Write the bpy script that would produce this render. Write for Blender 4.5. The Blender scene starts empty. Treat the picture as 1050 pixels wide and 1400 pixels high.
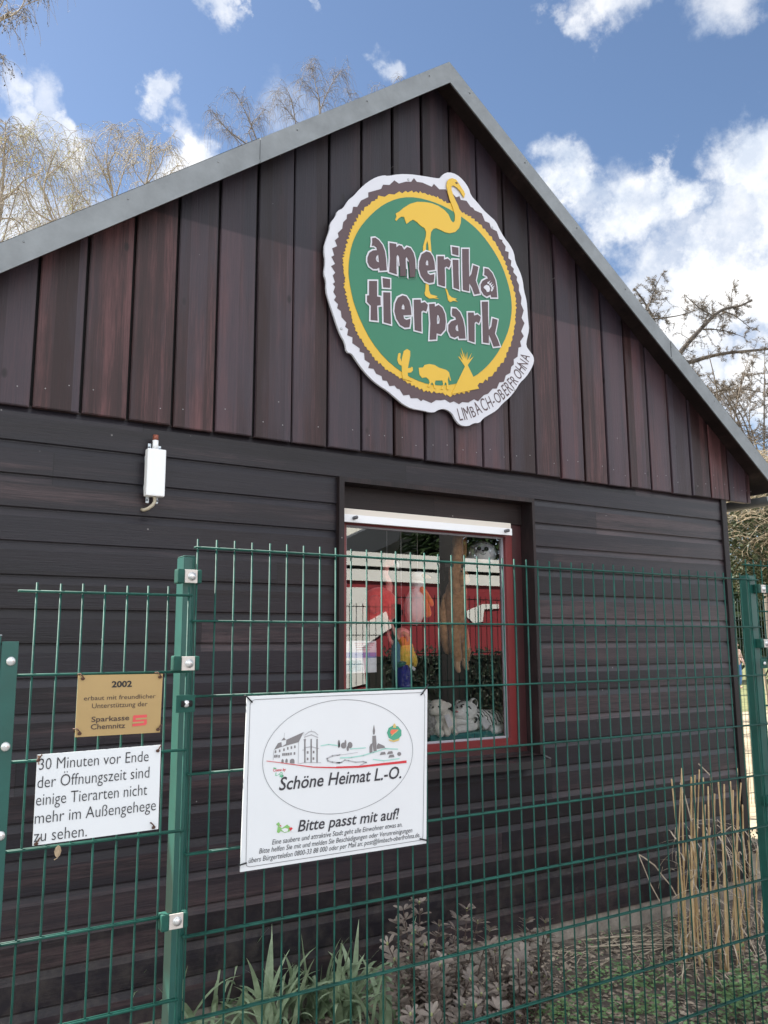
import bpy, bmesh, math, random
from mathutils import Vector, Matrix, noise
from mathutils.geometry import tessellate_polygon
R = math.radians
random.seed(7)
scene = bpy.context.scene
C = scene.collection

# ------------------------------------------------------------------ camera
F_PX, PITCH, YAW, ROLL, CAM_Z = 1132.0, 0.15856, 0.55097, -0.00483, 1.70   # photo is 1050 x 1400
def ray(px, py):
    u = (px-525)/F_PX; v = -(py-700)/F_PX
    c, s = math.cos(ROLL), math.sin(ROLL)
    u, v = c*u-s*v, s*u+c*v
    fy = math.cos(PITCH)-v*math.sin(PITCH); fz = math.sin(PITCH)+v*math.cos(PITCH)
    return Vector((fy*math.sin(YAW)+u*math.cos(YAW), fy*math.cos(YAW)-u*math.sin(YAW), fz))
def at(px, py, Y):
    "the point of the plane y = Y (parallel to the house front) that the photo shows at a pixel"
    d = ray(px, py); q = d*(Y/d.y); q.z += CAM_Z
    return q
def atz(px, py, Z):
    d = ray(px, py); q = d*((Z-CAM_Z)/d.z); q.z += CAM_Z
    return q
cam = bpy.data.cameras.new('camera'); cam_o = bpy.data.objects.new('camera', cam); C.objects.link(cam_o)
cam.sensor_fit = 'HORIZONTAL'; cam.sensor_width = 36; cam.lens = 36*F_PX/1050
cam.clip_start = 0.05; cam.clip_end = 2000
fw = ray(525, 700).normalized(); rt = (ray(1525, 700)-ray(525, 700)).normalized(); up = rt.cross(fw)
cam_o.matrix_world = Matrix(((rt.x, up.x, -fw.x, 0), (rt.y, up.y, -fw.y, 0), (rt.z, up.z, -fw.z, CAM_Z), (0, 0, 0, 1)))
scene.camera = cam_o

# ------------------------------------------------------------------ sun, sky, exposure
SUN = Vector((-0.77, 1.0, 1.5)).normalized()        # from the left, behind the house
sun = bpy.data.lights.new('sun', 'SUN'); sun.energy = 5.0; sun.angle = R(0.6); sun.color = (1, 0.955, 0.88)
sun_o = bpy.data.objects.new('sun', sun); C.objects.link(sun_o)
sun_o.rotation_euler = SUN.to_track_quat('Z', 'Y').to_euler(); sun_o.location = (0, 0, 30)
scene.view_settings.view_transform = 'Standard'; scene.view_settings.look = 'None'
scene.view_settings.gamma = 1; scene.view_settings.use_curve_mapping = False
scene.view_settings.exposure = 1.62
scene.cycles.max_bounces = 10; scene.cycles.transparent_max_bounces = 16
scene.cycles.sample_clamp_indirect = 6

world = bpy.data.worlds.new('World'); scene.world = world; world.use_nodes = True
def build_sky():
    nt = world.node_tree; nt.nodes.clear(); N = nt.nodes.new; L = nt.links.new
    out = N('ShaderNodeOutputWorld'); bg = N('ShaderNodeBackground'); bg.inputs['Strength'].default_value = 0.053
    L(bg.outputs[0], out.inputs[0])
    sky = N('ShaderNodeTexSky'); sky.sky_type = 'NISHITA'; sky.sun_disc = False
    sky.sun_elevation = math.asin(SUN.z); sky.sun_rotation = math.atan2(SUN.x, SUN.y)
    sky.air_density = 1.0; sky.dust_density = 0.5; sky.ozone_density = 2.2; sky.altitude = 300
    tc = N('ShaderNodeTexCoord')
    def math_(op, a, b=None, clamp=False):
        n = N('ShaderNodeMath'); n.operation = op; n.use_clamp = clamp
        for i, v in enumerate((a, b)):
            if v is None: continue
            if isinstance(v, (int, float)): n.inputs[i].default_value = v
            else: L(v, n.inputs[i])
        return n.outputs[0]
    def noise_(scale, detail, rough=0.6, vec=None):
        n = N('ShaderNodeTexNoise'); n.inputs['Scale'].default_value = scale; n.inputs['Detail'].default_value = detail
        n.inputs['Roughness'].default_value = rough; L(vec or tc.outputs['Generated'], n.inputs['Vector'])
        return n
    # wispy displacement of the cloud outlines
    n1 = noise_(9, 9, 0.62)
    sub = N('ShaderNodeVectorMath'); sub.operation = 'SUBTRACT'; L(n1.outputs['Color'], sub.inputs[0]); sub.inputs[1].default_value = (.5, .5, .5)
    sc = N('ShaderNodeVectorMath'); sc.operation = 'SCALE'; L(sub.outputs[0], sc.inputs[0]); sc.inputs['Scale'].default_value = 0.17
    add = N('ShaderNodeVectorMath'); add.operation = 'ADD'; L(tc.outputs['Generated'], add.inputs[0]); L(sc.outputs[0], add.inputs[1])
    dens = None
    # cumulus banks: direction (as seen in the photo), radius in photo px, strength
    for px, py, r, w in [(752, 225, 42, .95), (772, 262, 42, .9), (790, 288, 34, .6), (868, 302, 64, 1.0), (893, 252, 36, 1.0), (908, 285, 42, .95), (838, 322, 46, .9), (1020, 258, 52, 1.0),
                         (1055, 222, 46, 1.0), (985, 305, 40, .75), (1048, 312, 60, .95), (975, 374, 62, 1.0), (1045, 398, 72, 1.0), (900, 400, 52, .7), (930, 345, 42, .55), (962, 445, 56, .85), (1045, 525, 70, .9), (815, 362, 30, .5), (930, 520, 70, .7),
                         (1120, 330, 100, 1.0), (815, 16, 36, .72), (845, -25, 50, .8), (770, 5, 22, .45), (1010, -8, 46, .6), (880, 0, 28, .5),
                         (300, 16, 30, .68), (336, 36, 16, .6), (530, 88, 24, .55), (55, 140, 34, .5), (85, 166, 26, .8), (5, 150, 34, .7), (60, 190, 30, .4),
                         (217, 132, 26, .75), (205, 165, 22, .5), (250, 185, 34, .55), (272, 205, 40, .85), (275, 240, 48, .9), (120, 170, 18, .3),
                         (440, 22, 12, .3), (120, 330, 90, .5), (10, 340, 90, .75), (400, 165, 40, .25)]:
        d = ray(px, py).normalized()
        dn = N('ShaderNodeVectorMath'); dn.operation = 'DISTANCE'; L(add.outputs[0], dn.inputs[0]); dn.inputs[1].default_value = d
        mr = N('ShaderNodeMapRange'); mr.interpolation_type = 'SMOOTHSTEP'; L(dn.outputs['Value'], mr.inputs['Value'])
        mr.inputs['From Min'].default_value = r*1.2/F_PX; mr.inputs['From Max'].default_value = r*0.45/F_PX
        mr.inputs['To Min'].default_value = 0; mr.inputs['To Max'].default_value = w
        dens = mr.outputs[0] if dens is None else math_('MAXIMUM', dens, mr.outputs[0])
    n2 = noise_(22, 8, 0.65)
    # broken cloud added over the unseen rest of the sky, to brighten the shaded front
    sep = N('ShaderNodeSeparateXYZ'); L(tc.outputs['Generated'], sep.inputs[0])
    nb = noise_(2.6, 10, 0.6)
    view = N('ShaderNodeVectorMath'); view.operation = 'DOT_PRODUCT'; L(tc.outputs['Generated'], view.inputs[0]); view.inputs[1].default_value = ray(525, 300).normalized()
    away = N('ShaderNodeMapRange'); away.interpolation_type = 'SMOOTHSTEP'; L(view.outputs['Value'], away.inputs['Value'])
    away.inputs['From Min'].default_value = 0.70; away.inputs['From Max'].default_value = 0.35
    bk = N('ShaderNodeMapRange'); bk.interpolation_type = 'SMOOTHSTEP'; L(nb.outputs['Fac'], bk.inputs['Value'])
    bk.inputs['From Min'].default_value = 0.40; bk.inputs['From Max'].default_value = 0.56
    far = math_('MULTIPLY', away.outputs[0], bk.outputs[0])
    dens = math_('MAXIMUM', dens, far)
    rag = math_('MULTIPLY', math_('SUBTRACT', n2.outputs['Fac'], 0.5), 1.3)
    dens = math_('MULTIPLY', dens, math_('ADD', 1.0, rag), clamp=True)
    # cloud light: bright where the sun strikes, greyer in the thick parts
    n3 = noise_(8, 8, 0.6)
    ramp = N('ShaderNodeValToRGB'); L(n3.outputs['Fac'], ramp.inputs[0])
    ramp.color_ramp.elements[0].position = 0.40; ramp.color_ramp.elements[0].color = (4.6, 5.1, 5.9, 1)
    ramp.color_ramp.elements[1].position = 0.55; ramp.color_ramp.elements[1].color = (7.6, 7.6, 7.6, 1)
    mix = N('ShaderNodeMix'); mix.data_type = 'RGBA'; L(dens, mix.inputs['Factor'])
    lit = N('ShaderNodeVectorMath'); lit.operation = 'SCALE'; L(ramp.outputs[0], lit.inputs[0]); L(math_('ADD', 1.0, math_('MULTIPLY', away.outputs[0], 1.5)), lit.inputs['Scale'])   # unseen clouds opposite the sun boosted to fill the shade
    L(sky.outputs[0], mix.inputs['A']); L(lit.outputs[0], mix.inputs['B'])
    L(mix.outputs['Result'], bg.inputs['Color'])
build_sky()

# ------------------------------------------------------------------ materials
MATS = {}
def mat(name, col, rough=0.6, metal=0.0, spec=0.5, var=0.0, scale=8.0, bump=0.0, bscale=60.0, stretch=(1, 1, 1), col2=None, sheen=0.0, detail=6):
    if name in MATS: return MATS[name]
    m = bpy.data.materials.new(name); m.use_nodes = True; nt = m.node_tree; b = nt.nodes['Principled BSDF']
    b.inputs['Base Color'].default_value = (*col, 1); b.inputs['Roughness'].default_value = rough
    b.inputs['Metallic'].default_value = metal; b.inputs['Specular IOR Level'].default_value = spec
    if sheen: b.inputs['Sheen Weight'].default_value = sheen
    N = nt.nodes.new; L = nt.links.new
    if var or bump or col2:
        tc = N('ShaderNodeTexCoord'); mp = N('ShaderNodeMapping'); L(tc.outputs['Object'], mp.inputs[0]); mp.inputs['Scale'].default_value = stretch
    if var or col2:
        n = N('ShaderNodeTexNoise'); n.inputs['Scale'].default_value = scale; n.inputs['Detail'].default_value = detail; n.inputs['Roughness'].default_value = .65
        L(mp.outputs[0], n.inputs['Vector'])
        r = N('ShaderNodeValToRGB'); L(n.outputs['Fac'], r.inputs[0])
        a, c = (1-var), (1+var)
        r.color_ramp.elements[0].position = .32; r.color_ramp.elements[1].position = .68
        r.color_ramp.elements[0].color = (*[x*a for x in col], 1)
        r.color_ramp.elements[1].color = (*(col2 if col2 else [min(1, x*c) for x in col]), 1)
        L(r.outputs[0], b.inputs['Base Color'])
    if bump:
        n = N('ShaderNodeTexNoise'); n.inputs['Scale'].default_value = bscale; n.inputs['Detail'].default_value = 5
        L(mp.outputs[0], n.inputs['Vector'])
        bp = N('ShaderNodeBump'); bp.inputs['Strength'].default_value = bump; bp.inputs['Distance'].default_value = 0.01
        L(n.outputs['Fac'], bp.inputs['Height']); L(bp.outputs[0], b.inputs['Normal'])
    MATS[name] = m
    return m

# ------------------------------------------------------------------ mesh building
def comps(mb):
    "the separate pieces of a mesh under construction"
    par = list(range(len(mb.v)))
    def find(i):
        while par[i] != i: par[i] = par[par[i]]; i = par[i]
        return i
    for f in mb.f:
        for i in f[1:]: par[find(i)] = find(f[0])
    groups = {}
    for k, f in enumerate(mb.f): groups.setdefault(find(f[0]), []).append(k)
    out = []
    for ks in groups.values():
        m = MB(); ix = {}
        for k in ks:
            for i in mb.f[k]:
                if i not in ix: ix[i] = len(m.v); m.v.append(mb.v[i])
            m.f.append(tuple(ix[i] for i in mb.f[k])); m.sm.append(mb.sm[k])
        out.append(m)
    return out
class MB:
    def __init__(s): s.v = []; s.f = []; s.sm = []
    def add(s, vs, fs, smooth=False):
        o = len(s.v); s.v += [Vector(p) for p in vs]; s.f += [tuple(i+o for i in f) for f in fs]; s.sm += [smooth]*len(fs)
        return s
    def box(s, x0, x1, y0, y1, z0, z1, bev=0.0):
        if bev <= 0:
            vs = [(x, y, z) for z in (z0, z1) for y in (y0, y1) for x in (x0, x1)]
            return s.add(vs, [(0, 2, 3, 1), (4, 5, 7, 6), (0, 1, 5, 4), (2, 6, 7, 3), (0, 4, 6, 2), (1, 3, 7, 5)])
        bm = bmesh.new(); bmesh.ops.create_cube(bm, size=1)
        for v in bm.verts: v.co = Vector(((x0+x1)/2+v.co.x*(x1-x0), (y0+y1)/2+v.co.y*(y1-y0), (z0+z1)/2+v.co.z*(z1-z0)))
        bmesh.ops.bevel(bm, geom=bm.edges[:], offset=bev, segments=2, profile=.6, affect='EDGES')
        return s.bm(bm)
    def bm(s, bm, smooth=False, M=None):
        bm.verts.index_update()
        s.add([(M @ v.co if M else v.co.copy()) for v in bm.verts], [tuple(v.index for v in f.verts) for f in bm.faces], smooth); bm.free()
        return s
    def tube(s, pts, r, n=8, cap=True, smooth=True):
        pts = [Vector(p) for p in pts]; rs = r if isinstance(r, (list, tuple)) else [r]*len(pts)
        if len(pts) < 2: return s
        t0 = (pts[1]-pts[0]).normalized()
        ref = Vector((0, 0, 1)) if abs(t0.z) < .9 else Vector((1, 0, 0))
        a = t0.cross(ref).normalized(); vs = []
        for i, p in enumerate(pts):
            t = (pts[min(i+1, len(pts)-1)]-pts[max(i-1, 0)])
            if t.length < 1e-9: t = t0
            t.normalize(); a = (a-t*a.dot(t))
            if a.length < 1e-6: a = t.orthogonal()
            a.normalize(); b = t.cross(a)
            for k in range(n):
                an = 2*math.pi*k/n; vs.append(p+(a*math.cos(an)+b*math.sin(an))*rs[i])
        fs = [(i*n+k, i*n+(k+1) % n, (i+1)*n+(k+1) % n, (i+1)*n+k) for i in range(len(pts)-1) for k in range(n)]
        if cap: fs += [tuple(reversed(range(n))), tuple((len(pts)-1)*n+k for k in range(n))]
        return s.add(vs, fs, smooth)
    def ell(s, c, r, seg=20, rings=12, rot=None, jit=0.0):
        c = Vector(c); vs = []; M = rot.to_matrix() if rot else Matrix.Identity(3)
        for i in range(rings+1):
            th = math.pi*i/rings
            for k in range(seg):
                ph = 2*math.pi*k/seg
                q = Vector((math.sin(th)*math.cos(ph), math.sin(th)*math.sin(ph), math.cos(th)))
                j = 1+jit*(noise.noise(q*4+c*9)*1.2+(random.random()-.5)*.6 if 0 < i < rings else 0)
                vs.append(c+M @ Vector((q.x*r[0]*j, q.y*r[1]*j, q.z*r[2]*j)))
        return s.add(vs, [(i*seg+k, (i+1)*seg+k, (i+1)*seg+(k+1) % seg, i*seg+(k+1) % seg) for i in range(rings) for k in range(seg)], True)
    def plate(s, polys, y_front, thick):
        "polys: outer + holes of (x, z), extruded along +y from y_front"
        loops = [[Vector((p[0], 0, p[1])) for p in pl] for pl in polys]
        flat = [p for l in loops for p in l]; n = len(flat)
        tris = tessellate_polygon([[Vector((p.x, p.z, 0)) for p in l] for l in loops])
        vs = [Vector((p.x, y_front, p.z)) for p in flat]+[Vector((p.x, y_front+thick, p.z)) for p in flat]; fs = []
        for t in tris:
            a, b, c = (flat[i] for i in t)
            ar = (b.x-a.x)*(c.z-a.z)-(b.z-a.z)*(c.x-a.x)
            t = t if ar > 0 else (t[0], t[2], t[1])
            fs.append(tuple(t)); fs.append((t[2]+n, t[1]+n, t[0]+n))
        o = 0
        for l in loops:
            m = len(l)
            for i in range(m): fs.append((o+i, o+i+n, o+(i+1) % m+n, o+(i+1) % m))
            o += m
        return s.add(vs, fs)
    def quad(s, a, b, c, d): return s.add([a, b, c, d], [(0, 1, 2, 3)])
    def each(s, name, m, parent):
        "every separate piece as a part of its own"
        return [c.build(name, m, parent) for c in comps(s)]
    def build(s, name, m, parent=None, loc=None, recalc=True):
        org = Vector(loc) if loc is not None else (ORG[parent.as_pointer()] if parent else Vector((0, 0, 0)))
        me = bpy.data.meshes.new(name); me.from_pydata([tuple(v-org) for v in s.v], [], s.f)
        me.polygons.foreach_set('use_smooth', s.sm)
        if recalc:
            b = bmesh.new(); b.from_mesh(me); bmesh.ops.recalc_face_normals(b, faces=b.faces[:]); b.to_mesh(me); b.free()
        me.materials.append(m); me.update()
        o = bpy.data.objects.new(name, me); C.objects.link(o)
        if parent: o.parent = parent
        else: o.location = org
        ORG[o.as_pointer()] = org
        return o
ORG = {}
def thing(name, loc, label, cat, group=None):
    o = bpy.data.objects.new(name, None); C.objects.link(o); o.location = loc; o.empty_display_size = .1
    ORG[o.as_pointer()] = Vector(loc); tag(o, label, cat, group)
    return o
def tag(o, label=None, cat=None, group=None, kind=None):
    if label: o['label'] = label
    if cat: o['category'] = cat
    if group: o['group'] = group
    if kind: o['kind'] = kind
    return o
def offset_poly(pl, d):
    n = len(pl); A = sum(pl[i][0]*pl[(i+1) % n][1]-pl[(i+1) % n][0]*pl[i][1] for i in range(n)); sgn = 1 if A > 0 else -1
    out = []
    for i in range(n):
        p0, p1, p2 = Vector(pl[i-1]), Vector(pl[i]), Vector(pl[(i+1) % n])
        e1 = (p1-p0).normalized(); e2 = (p2-p1).normalized()
        n1 = Vector((e1.y, -e1.x))*sgn; n2 = Vector((e2.y, -e2.x))*sgn
        m = n1+n2; m = m.normalized() if m.length > 1e-6 else n1
        out.append(p1+m*(d/max(.45, m.dot(n1))))
    return [(p.x, p.y) for p in out]
def smooth_poly(pl, it=1):
    for _ in range(it):
        q = []
        for i in range(len(pl)):
            a, b = Vector(pl[i]), Vector(pl[(i+1) % len(pl)]); q += [tuple(a*.75+b*.25), tuple(a*.25+b*.75)]
        pl = q
    return pl
FONT_CACHE = {}
def glyphs(txt, bold=0.0, shear=0.0):
    k = (txt, bold, shear)
    if k not in FONT_CACHE:
        cu = bpy.data.curves.new('lettering', 'FONT'); cu.body = txt; cu.size = 1; cu.offset = bold; cu.shear = shear; cu.resolution_u = 3
        o = bpy.data.objects.new('lettering', cu); C.objects.link(o); dg = bpy.context.evaluated_depsgraph_get(); dg.update()
        me = o.evaluated_get(dg).to_mesh(); FONT_CACHE[k] = ([v.co.copy() for v in me.vertices], [tuple(p.vertices) for p in me.polygons])
        o.evaluated_get(dg).to_mesh_clear(); bpy.data.objects.remove(o); bpy.data.curves.remove(cu)
    return FONT_CACHE[k]
def text(mb, txt, pl, pr, cap_px, Y, y_off=0.0, bold=0.0, shear=0.0):
    "a line of lettering: its baseline ends at photo px pl and pr on the plane Y, cap_px high at mid line"
    a, b = at(*pl, Y), at(*pr, Y); vs, fs = glyphs(txt, bold, shear)
    x0 = min(v.x for v in vs); x1 = max(v.x for v in vs); w = (b-a).length
    mx, my = (pl[0]+pr[0])/2, (pl[1]+pr[1])/2
    h = (at(mx, my-cap_px, Y)-at(mx, my, Y)).length
    ux = (b-a)/(x1-x0); uz = Vector((0, 0, 1))*h/0.68
    mb.add([a+ux*(v.x-x0)+uz*v.y+Vector((0, y_off, 0)) for v in vs], fs)
    return mb
def P2(px, py, Y): q = at(px, py, Y); return (q.x, q.z)

# ------------------------------------------------------------------ wood
YW = 3.55                      # the house front
def wood(name, axis, pitch, origin, base, hi, zsplit=None, rough=.5, cool=None, strips=.3, spec=.31):
    "dark stained boards: axis = direction of the grain; every board has its own tone"
    m = bpy.data.materials.new(name); m.use_nodes = True; nt = m.node_tree; b = nt.nodes['Principled BSDF']; N = nt.nodes.new; L = nt.links.new; b.inputs['Specular IOR Level'].default_value = spec
    tc = N('ShaderNodeTexCoord'); sp = N('ShaderNodeSeparateXYZ'); L(tc.outputs['Object'], sp.inputs[0])
    def mt(op, a, bb=None, clamp=False):
        n = N('ShaderNodeMath'); n.operation = op; n.use_clamp = clamp
        for i, v in enumerate((a, bb)):
            if v is None: continue
            if isinstance(v, (int, float)): n.inputs[i].default_value = v
            else: L(v, n.inputs[i])
        return n.outputs[0]
    across = sp.outputs['X'] if axis == 'Z' else sp.outputs['Z']
    idx = mt('FLOOR', mt('DIVIDE', mt('SUBTRACT', across, origin), pitch))
    row = idx
    if axis == 'X':      # boards of a few metres laid end to end
        along = mt('FLOOR', mt('DIVIDE', mt('ADD', sp.outputs['X'], mt('MULTIPLY', idx, 1.37)), 3.1)); idx = mt('ADD', idx, mt('MULTIPLY', along, 37.0))
    wn = N('ShaderNodeTexWhiteNoise'); wn.noise_dimensions = '1D'; L(idx, wn.inputs['W'])
    # grain: noise stretched along the board and shifted per board
    cmb = N('ShaderNodeCombineXYZ'); L(mt('ADD', sp.outputs['X'], mt('MULTIPLY', idx, 3.7)), cmb.inputs[0]); L(sp.outputs['Y'], cmb.inputs[1]); L(mt('ADD', sp.outputs['Z'], mt('MULTIPLY', idx, 5.3)), cmb.inputs[2])
    def ns(scale, st, detail, rg=.6, dist=0):
        mp = N('ShaderNodeMapping'); L(cmb.outputs[0], mp.inputs[0]); mp.inputs['Scale'].default_value = st if axis == 'Z' else (st[2], st[1], st[0])
        n = N('ShaderNodeTexNoise'); n.inputs['Scale'].default_value = scale; n.inputs['Detail'].default_value = detail; n.inputs['Roughness'].default_value = rg; n.inputs['Distortion'].default_value = dist
        L(mp.outputs[0], n.inputs['Vector']); return n.outputs['Fac']
    fine = ns(9, (14, 3, .6), 6, .7, .3); broad = ns(3, (5, 1, .45), 4); streak = ns(2.2, (7, 1, .18), 3); blot = ns(4, (1.2, 1, .6), 5)
    f = mt('ADD', mt('MULTIPLY', fine, .85), mt('MULTIPLY', broad, .45)); f = mt('SUBTRACT', f, .10); f = mt('ADD', f, mt('MULTIPLY', mt('SUBTRACT', wn.outputs['Value'], .5), .45))
    f = mt('ADD', f, mt('MULTIPLY', mt('SUBTRACT', streak, .5), .9)); f = mt('ADD', f, mt('MULTIPLY', mt('SUBTRACT', blot, .5), .35))
    idx2 = mt('FLOOR', mt('DIVIDE', mt('ADD', across, mt('MULTIPLY', wn.outputs['Value'], .3)), pitch*.43))
    w2 = N('ShaderNodeTexWhiteNoise'); w2.noise_dimensions = '2D'; c2 = N('ShaderNodeCombineXYZ'); L(idx, c2.inputs[0]); L(idx2, c2.inputs[1]); L(c2.outputs[0], w2.inputs['Vector'])
    f = mt('ADD', f, mt('MULTIPLY', mt('SUBTRACT', w2.outputs['Value'], .5), strips))
    r = N('ShaderNodeValToRGB'); L(f, r.inputs[0]); e = r.color_ramp.elements
    e[0].position = .30; e[0].color = (*[c*.55 for c in base], 1); e[1].position = .86; e[1].color = (*hi, 1)
    x = e.new(.55); x.color = (*base, 1)
    col = r.outputs[0]
    if cool:     # weathered blue-grey patches in the stain
        pt = ns(1.1, (2.2, 1, .35), 5, .65); pr_ = N('ShaderNodeMapRange'); L(mt('ADD', pt, mt('MULTIPLY', mt('SUBTRACT', w2.outputs['Value'], .5), .22)), pr_.inputs['Value']); pr_.inputs['From Min'].default_value = .42; pr_.inputs['From Max'].default_value = .60
        mx = N('ShaderNodeMix'); mx.data_type = 'RGBA'; L(mt('MULTIPLY', pr_.outputs[0], .72), mx.inputs['Factor']); L(col, mx.inputs['A']); mx.inputs['B'].default_value = (*cool, 1); col = mx.outputs['Result']
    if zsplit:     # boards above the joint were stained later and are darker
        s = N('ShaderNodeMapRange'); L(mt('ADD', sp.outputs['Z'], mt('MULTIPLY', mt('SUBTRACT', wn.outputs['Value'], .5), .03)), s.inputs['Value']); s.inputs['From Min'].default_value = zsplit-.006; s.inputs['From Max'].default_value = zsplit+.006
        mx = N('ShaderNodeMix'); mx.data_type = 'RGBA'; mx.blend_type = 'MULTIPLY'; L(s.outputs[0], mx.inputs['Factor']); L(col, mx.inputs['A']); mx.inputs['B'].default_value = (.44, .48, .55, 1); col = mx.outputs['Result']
    if axis == 'X':      # butt joints
        fr_ = mt('FRACT', mt('DIVIDE', mt('ADD', sp.outputs['X'], mt('MULTIPLY', row, 1.37)), 3.1)); jm = mt('LESS_THAN', fr_, .0011)
        mx = N('ShaderNodeMix'); mx.data_type = 'RGBA'; L(mt('MULTIPLY', jm, .8), mx.inputs['Factor']); L(col, mx.inputs['A']); mx.inputs['B'].default_value = (.003, .003, .003, 1); col = mx.outputs['Result']
    # knots and resin specks
    vo = N('ShaderNodeTexVoronoi'); vo.inputs['Scale'].default_value = 2.6
    mp = N('ShaderNodeMapping'); L(cmb.outputs[0], mp.inputs[0]); mp.inputs['Scale'].default_value = (2.0, .01, 1.1) if axis == 'Z' else (.9, .01, 2.0); L(mp.outputs[0], vo.inputs['Vector'])
    kn = N('ShaderNodeMapRange'); L(vo.outputs['Distance'], kn.inputs['Value']); kn.inputs['From Min'].default_value = .075; kn.inputs['From Max'].default_value = .035
    mx = N('ShaderNodeMix'); mx.data_type = 'RGBA'; L(mt('MULTIPLY', kn.outputs[0], .75), mx.inputs['Factor']); L(col, mx.inputs['A']); mx.inputs['B'].default_value = (.012, .009, .009, 1); col = mx.outputs['Result']
    v2 = N('ShaderNodeTexVoronoi'); v2.inputs['Scale'].default_value = 7; mp2 = N('ShaderNodeMapping'); L(cmb.outputs[0], mp2.inputs[0]); mp2.inputs['Scale'].default_value = (1, .01, 1); L(mp2.outputs[0], v2.inputs['Vector'])
    dt = N('ShaderNodeMapRange'); L(v2.outputs['Distance'], dt.inputs['Value']); dt.inputs['From Min'].default_value = .03; dt.inputs['From Max'].default_value = .02
    mx = N('ShaderNodeMix'); mx.data_type = 'RGBA'; L(mt('MULTIPLY', dt.outputs[0], .55), mx.inputs['Factor']); L(col, mx.inputs['A']); mx.inputs['B'].default_value = (.3, .28, .27, 1); col = mx.outputs['Result']
    if axis == 'X':      # splashed soil and dust low on the wall
        dz = N('ShaderNodeMapRange'); dz.interpolation_type = 'SMOOTHSTEP'; L(sp.outputs['Z'], dz.inputs['Value']); dz.inputs['From Min'].default_value = .75; dz.inputs['From Max'].default_value = .15
        sn = N('ShaderNodeTexNoise'); sn.inputs['Scale'].default_value = 11; sn.inputs['Detail'].default_value = 8; sn.inputs['Roughness'].default_value = .7; L(tc.outputs['Object'], sn.inputs['Vector']); s2 = N('ShaderNodeMapRange'); L(sn.outputs['Fac'], s2.inputs['Value']); s2.inputs['From Min'].default_value = .45; s2.inputs['From Max'].default_value = .75
        mx = N('ShaderNodeMix'); mx.data_type = 'RGBA'; L(mt('MULTIPLY', mt('MULTIPLY', dz.outputs[0], s2.outputs[0]), .6), mx.inputs['Factor']); L(col, mx.inputs['A']); mx.inputs['B'].default_value = (.085, .072, .06, 1); col = mx.outputs['Result']
    L(col, b.inputs['Base Color'])
    rr = N('ShaderNodeMapRange'); L(fine, rr.inputs['Value']); rr.inputs['To Min'].default_value = rough-.1; rr.inputs['To Max'].default_value = rough+.16; L(rr.outputs[0], b.inputs['Roughness'])
    bp = N('ShaderNodeBump'); bp.inputs['Strength'].default_value = .35; bp.inputs['Distance'].default_value = .004; L(fine, bp.inputs['Height']); L(bp.outputs[0], b.inputs['Normal'])
    return m
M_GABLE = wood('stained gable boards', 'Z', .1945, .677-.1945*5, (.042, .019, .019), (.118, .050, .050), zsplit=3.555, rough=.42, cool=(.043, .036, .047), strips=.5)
M_SIDE = wood('stained lap siding', 'X', .1355, .2185, (.0150, .0115, .0140), (.060, .040, .042), rough=.33, cool=(.0145, .0130, .0180), strips=.0)
M_TRIM = wood('stained trim', 'Z', 5, -2, (.013, .009, .0095), (.03, .017, .017), rough=.5)
M_TRIMX = wood('stained header', 'X', 5, -2, (.024, .015, .014), (.05, .03, .027), rough=.5)
M_ZINC = mat('weathered zinc', (.195, .208, .212), rough=.5, metal=.4, var=.16, scale=7, bump=.06, bscale=30)
M_ROOF = mat('roof sheet', (.17, .18, .185), rough=.5, metal=.3, var=.15, scale=5)
M_CONC = mat('concrete plinth', (.25, .22, .185), rough=.9, var=.35, scale=14, bump=.4, bscale=90)
M_DARK = mat('dark interior', (.045, .04, .04), rough=.9)
M_BACK = mat('dark batten', (.007, .006, .006), rough=.9)

# ------------------------------------------------------------------ the wooden shop
XR, XL = 4.905, 0.165; YB = 9.4; ZB = 2.665
APX, APZ = 2.535, 4.945; SLOPE = .757
house = thing('wooden_shop', (2.535, YW, 0.1), 'dark brown timber shop with a steep gable of upright boards and one red framed window', 'building')
WX0, WX1, WZ0, WZ1 = 1.935, 3.165, 1.105, 2.505        # clear opening with the casing
def siding():
    mb = MB()
    z0 = .2185
    zs = [z0+.1355*i for i in range(18)]+[ZB+.01]
    def strip(x0, x1, za, zb, za0, zb0):
        # one lapped board: plumb face, sloped upper edge, open groove beneath the next board
        yo, yi = YW, YW+.010
        top = zb0-.036
        prof = [(yo+.002, za0), (yo, za0+.003), (yo, min(top, zb)), (yi, zb0-.007), (yi, zb0)]
        prof = [(y, min(max(z, za), zb)) for y, z in prof]
        n = len(prof); vs = [(x0, y, z) for y, z in prof]+[(x1, y, z) for y, z in prof]
        mb.add(vs, [(i, i+n, i+n+1, i+1) for i in range(n-1)])
        mb.quad((x0, yi, za), (x0, yo+.002, za), (x1, yo+.002, za), (x1, yi, za))
    for a, b in zip(zs[:-1], zs[1:]):
        if b <= WZ0 or a >= WZ1: strip(XL+.03, XR-.03, a, b, a, b)
        else:
            strip(XL+.03, WX0, a, b, a, b); strip(WX1, XR-.03, a, b, a, b)
            if a < WZ0 < b: strip(WX0, WX1, a, WZ0, a, b)
            if a < WZ1 < b: strip(WX0, WX1, WZ1, b, a, b)
    return mb
siding().build('siding', M_SIDE, house)
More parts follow.
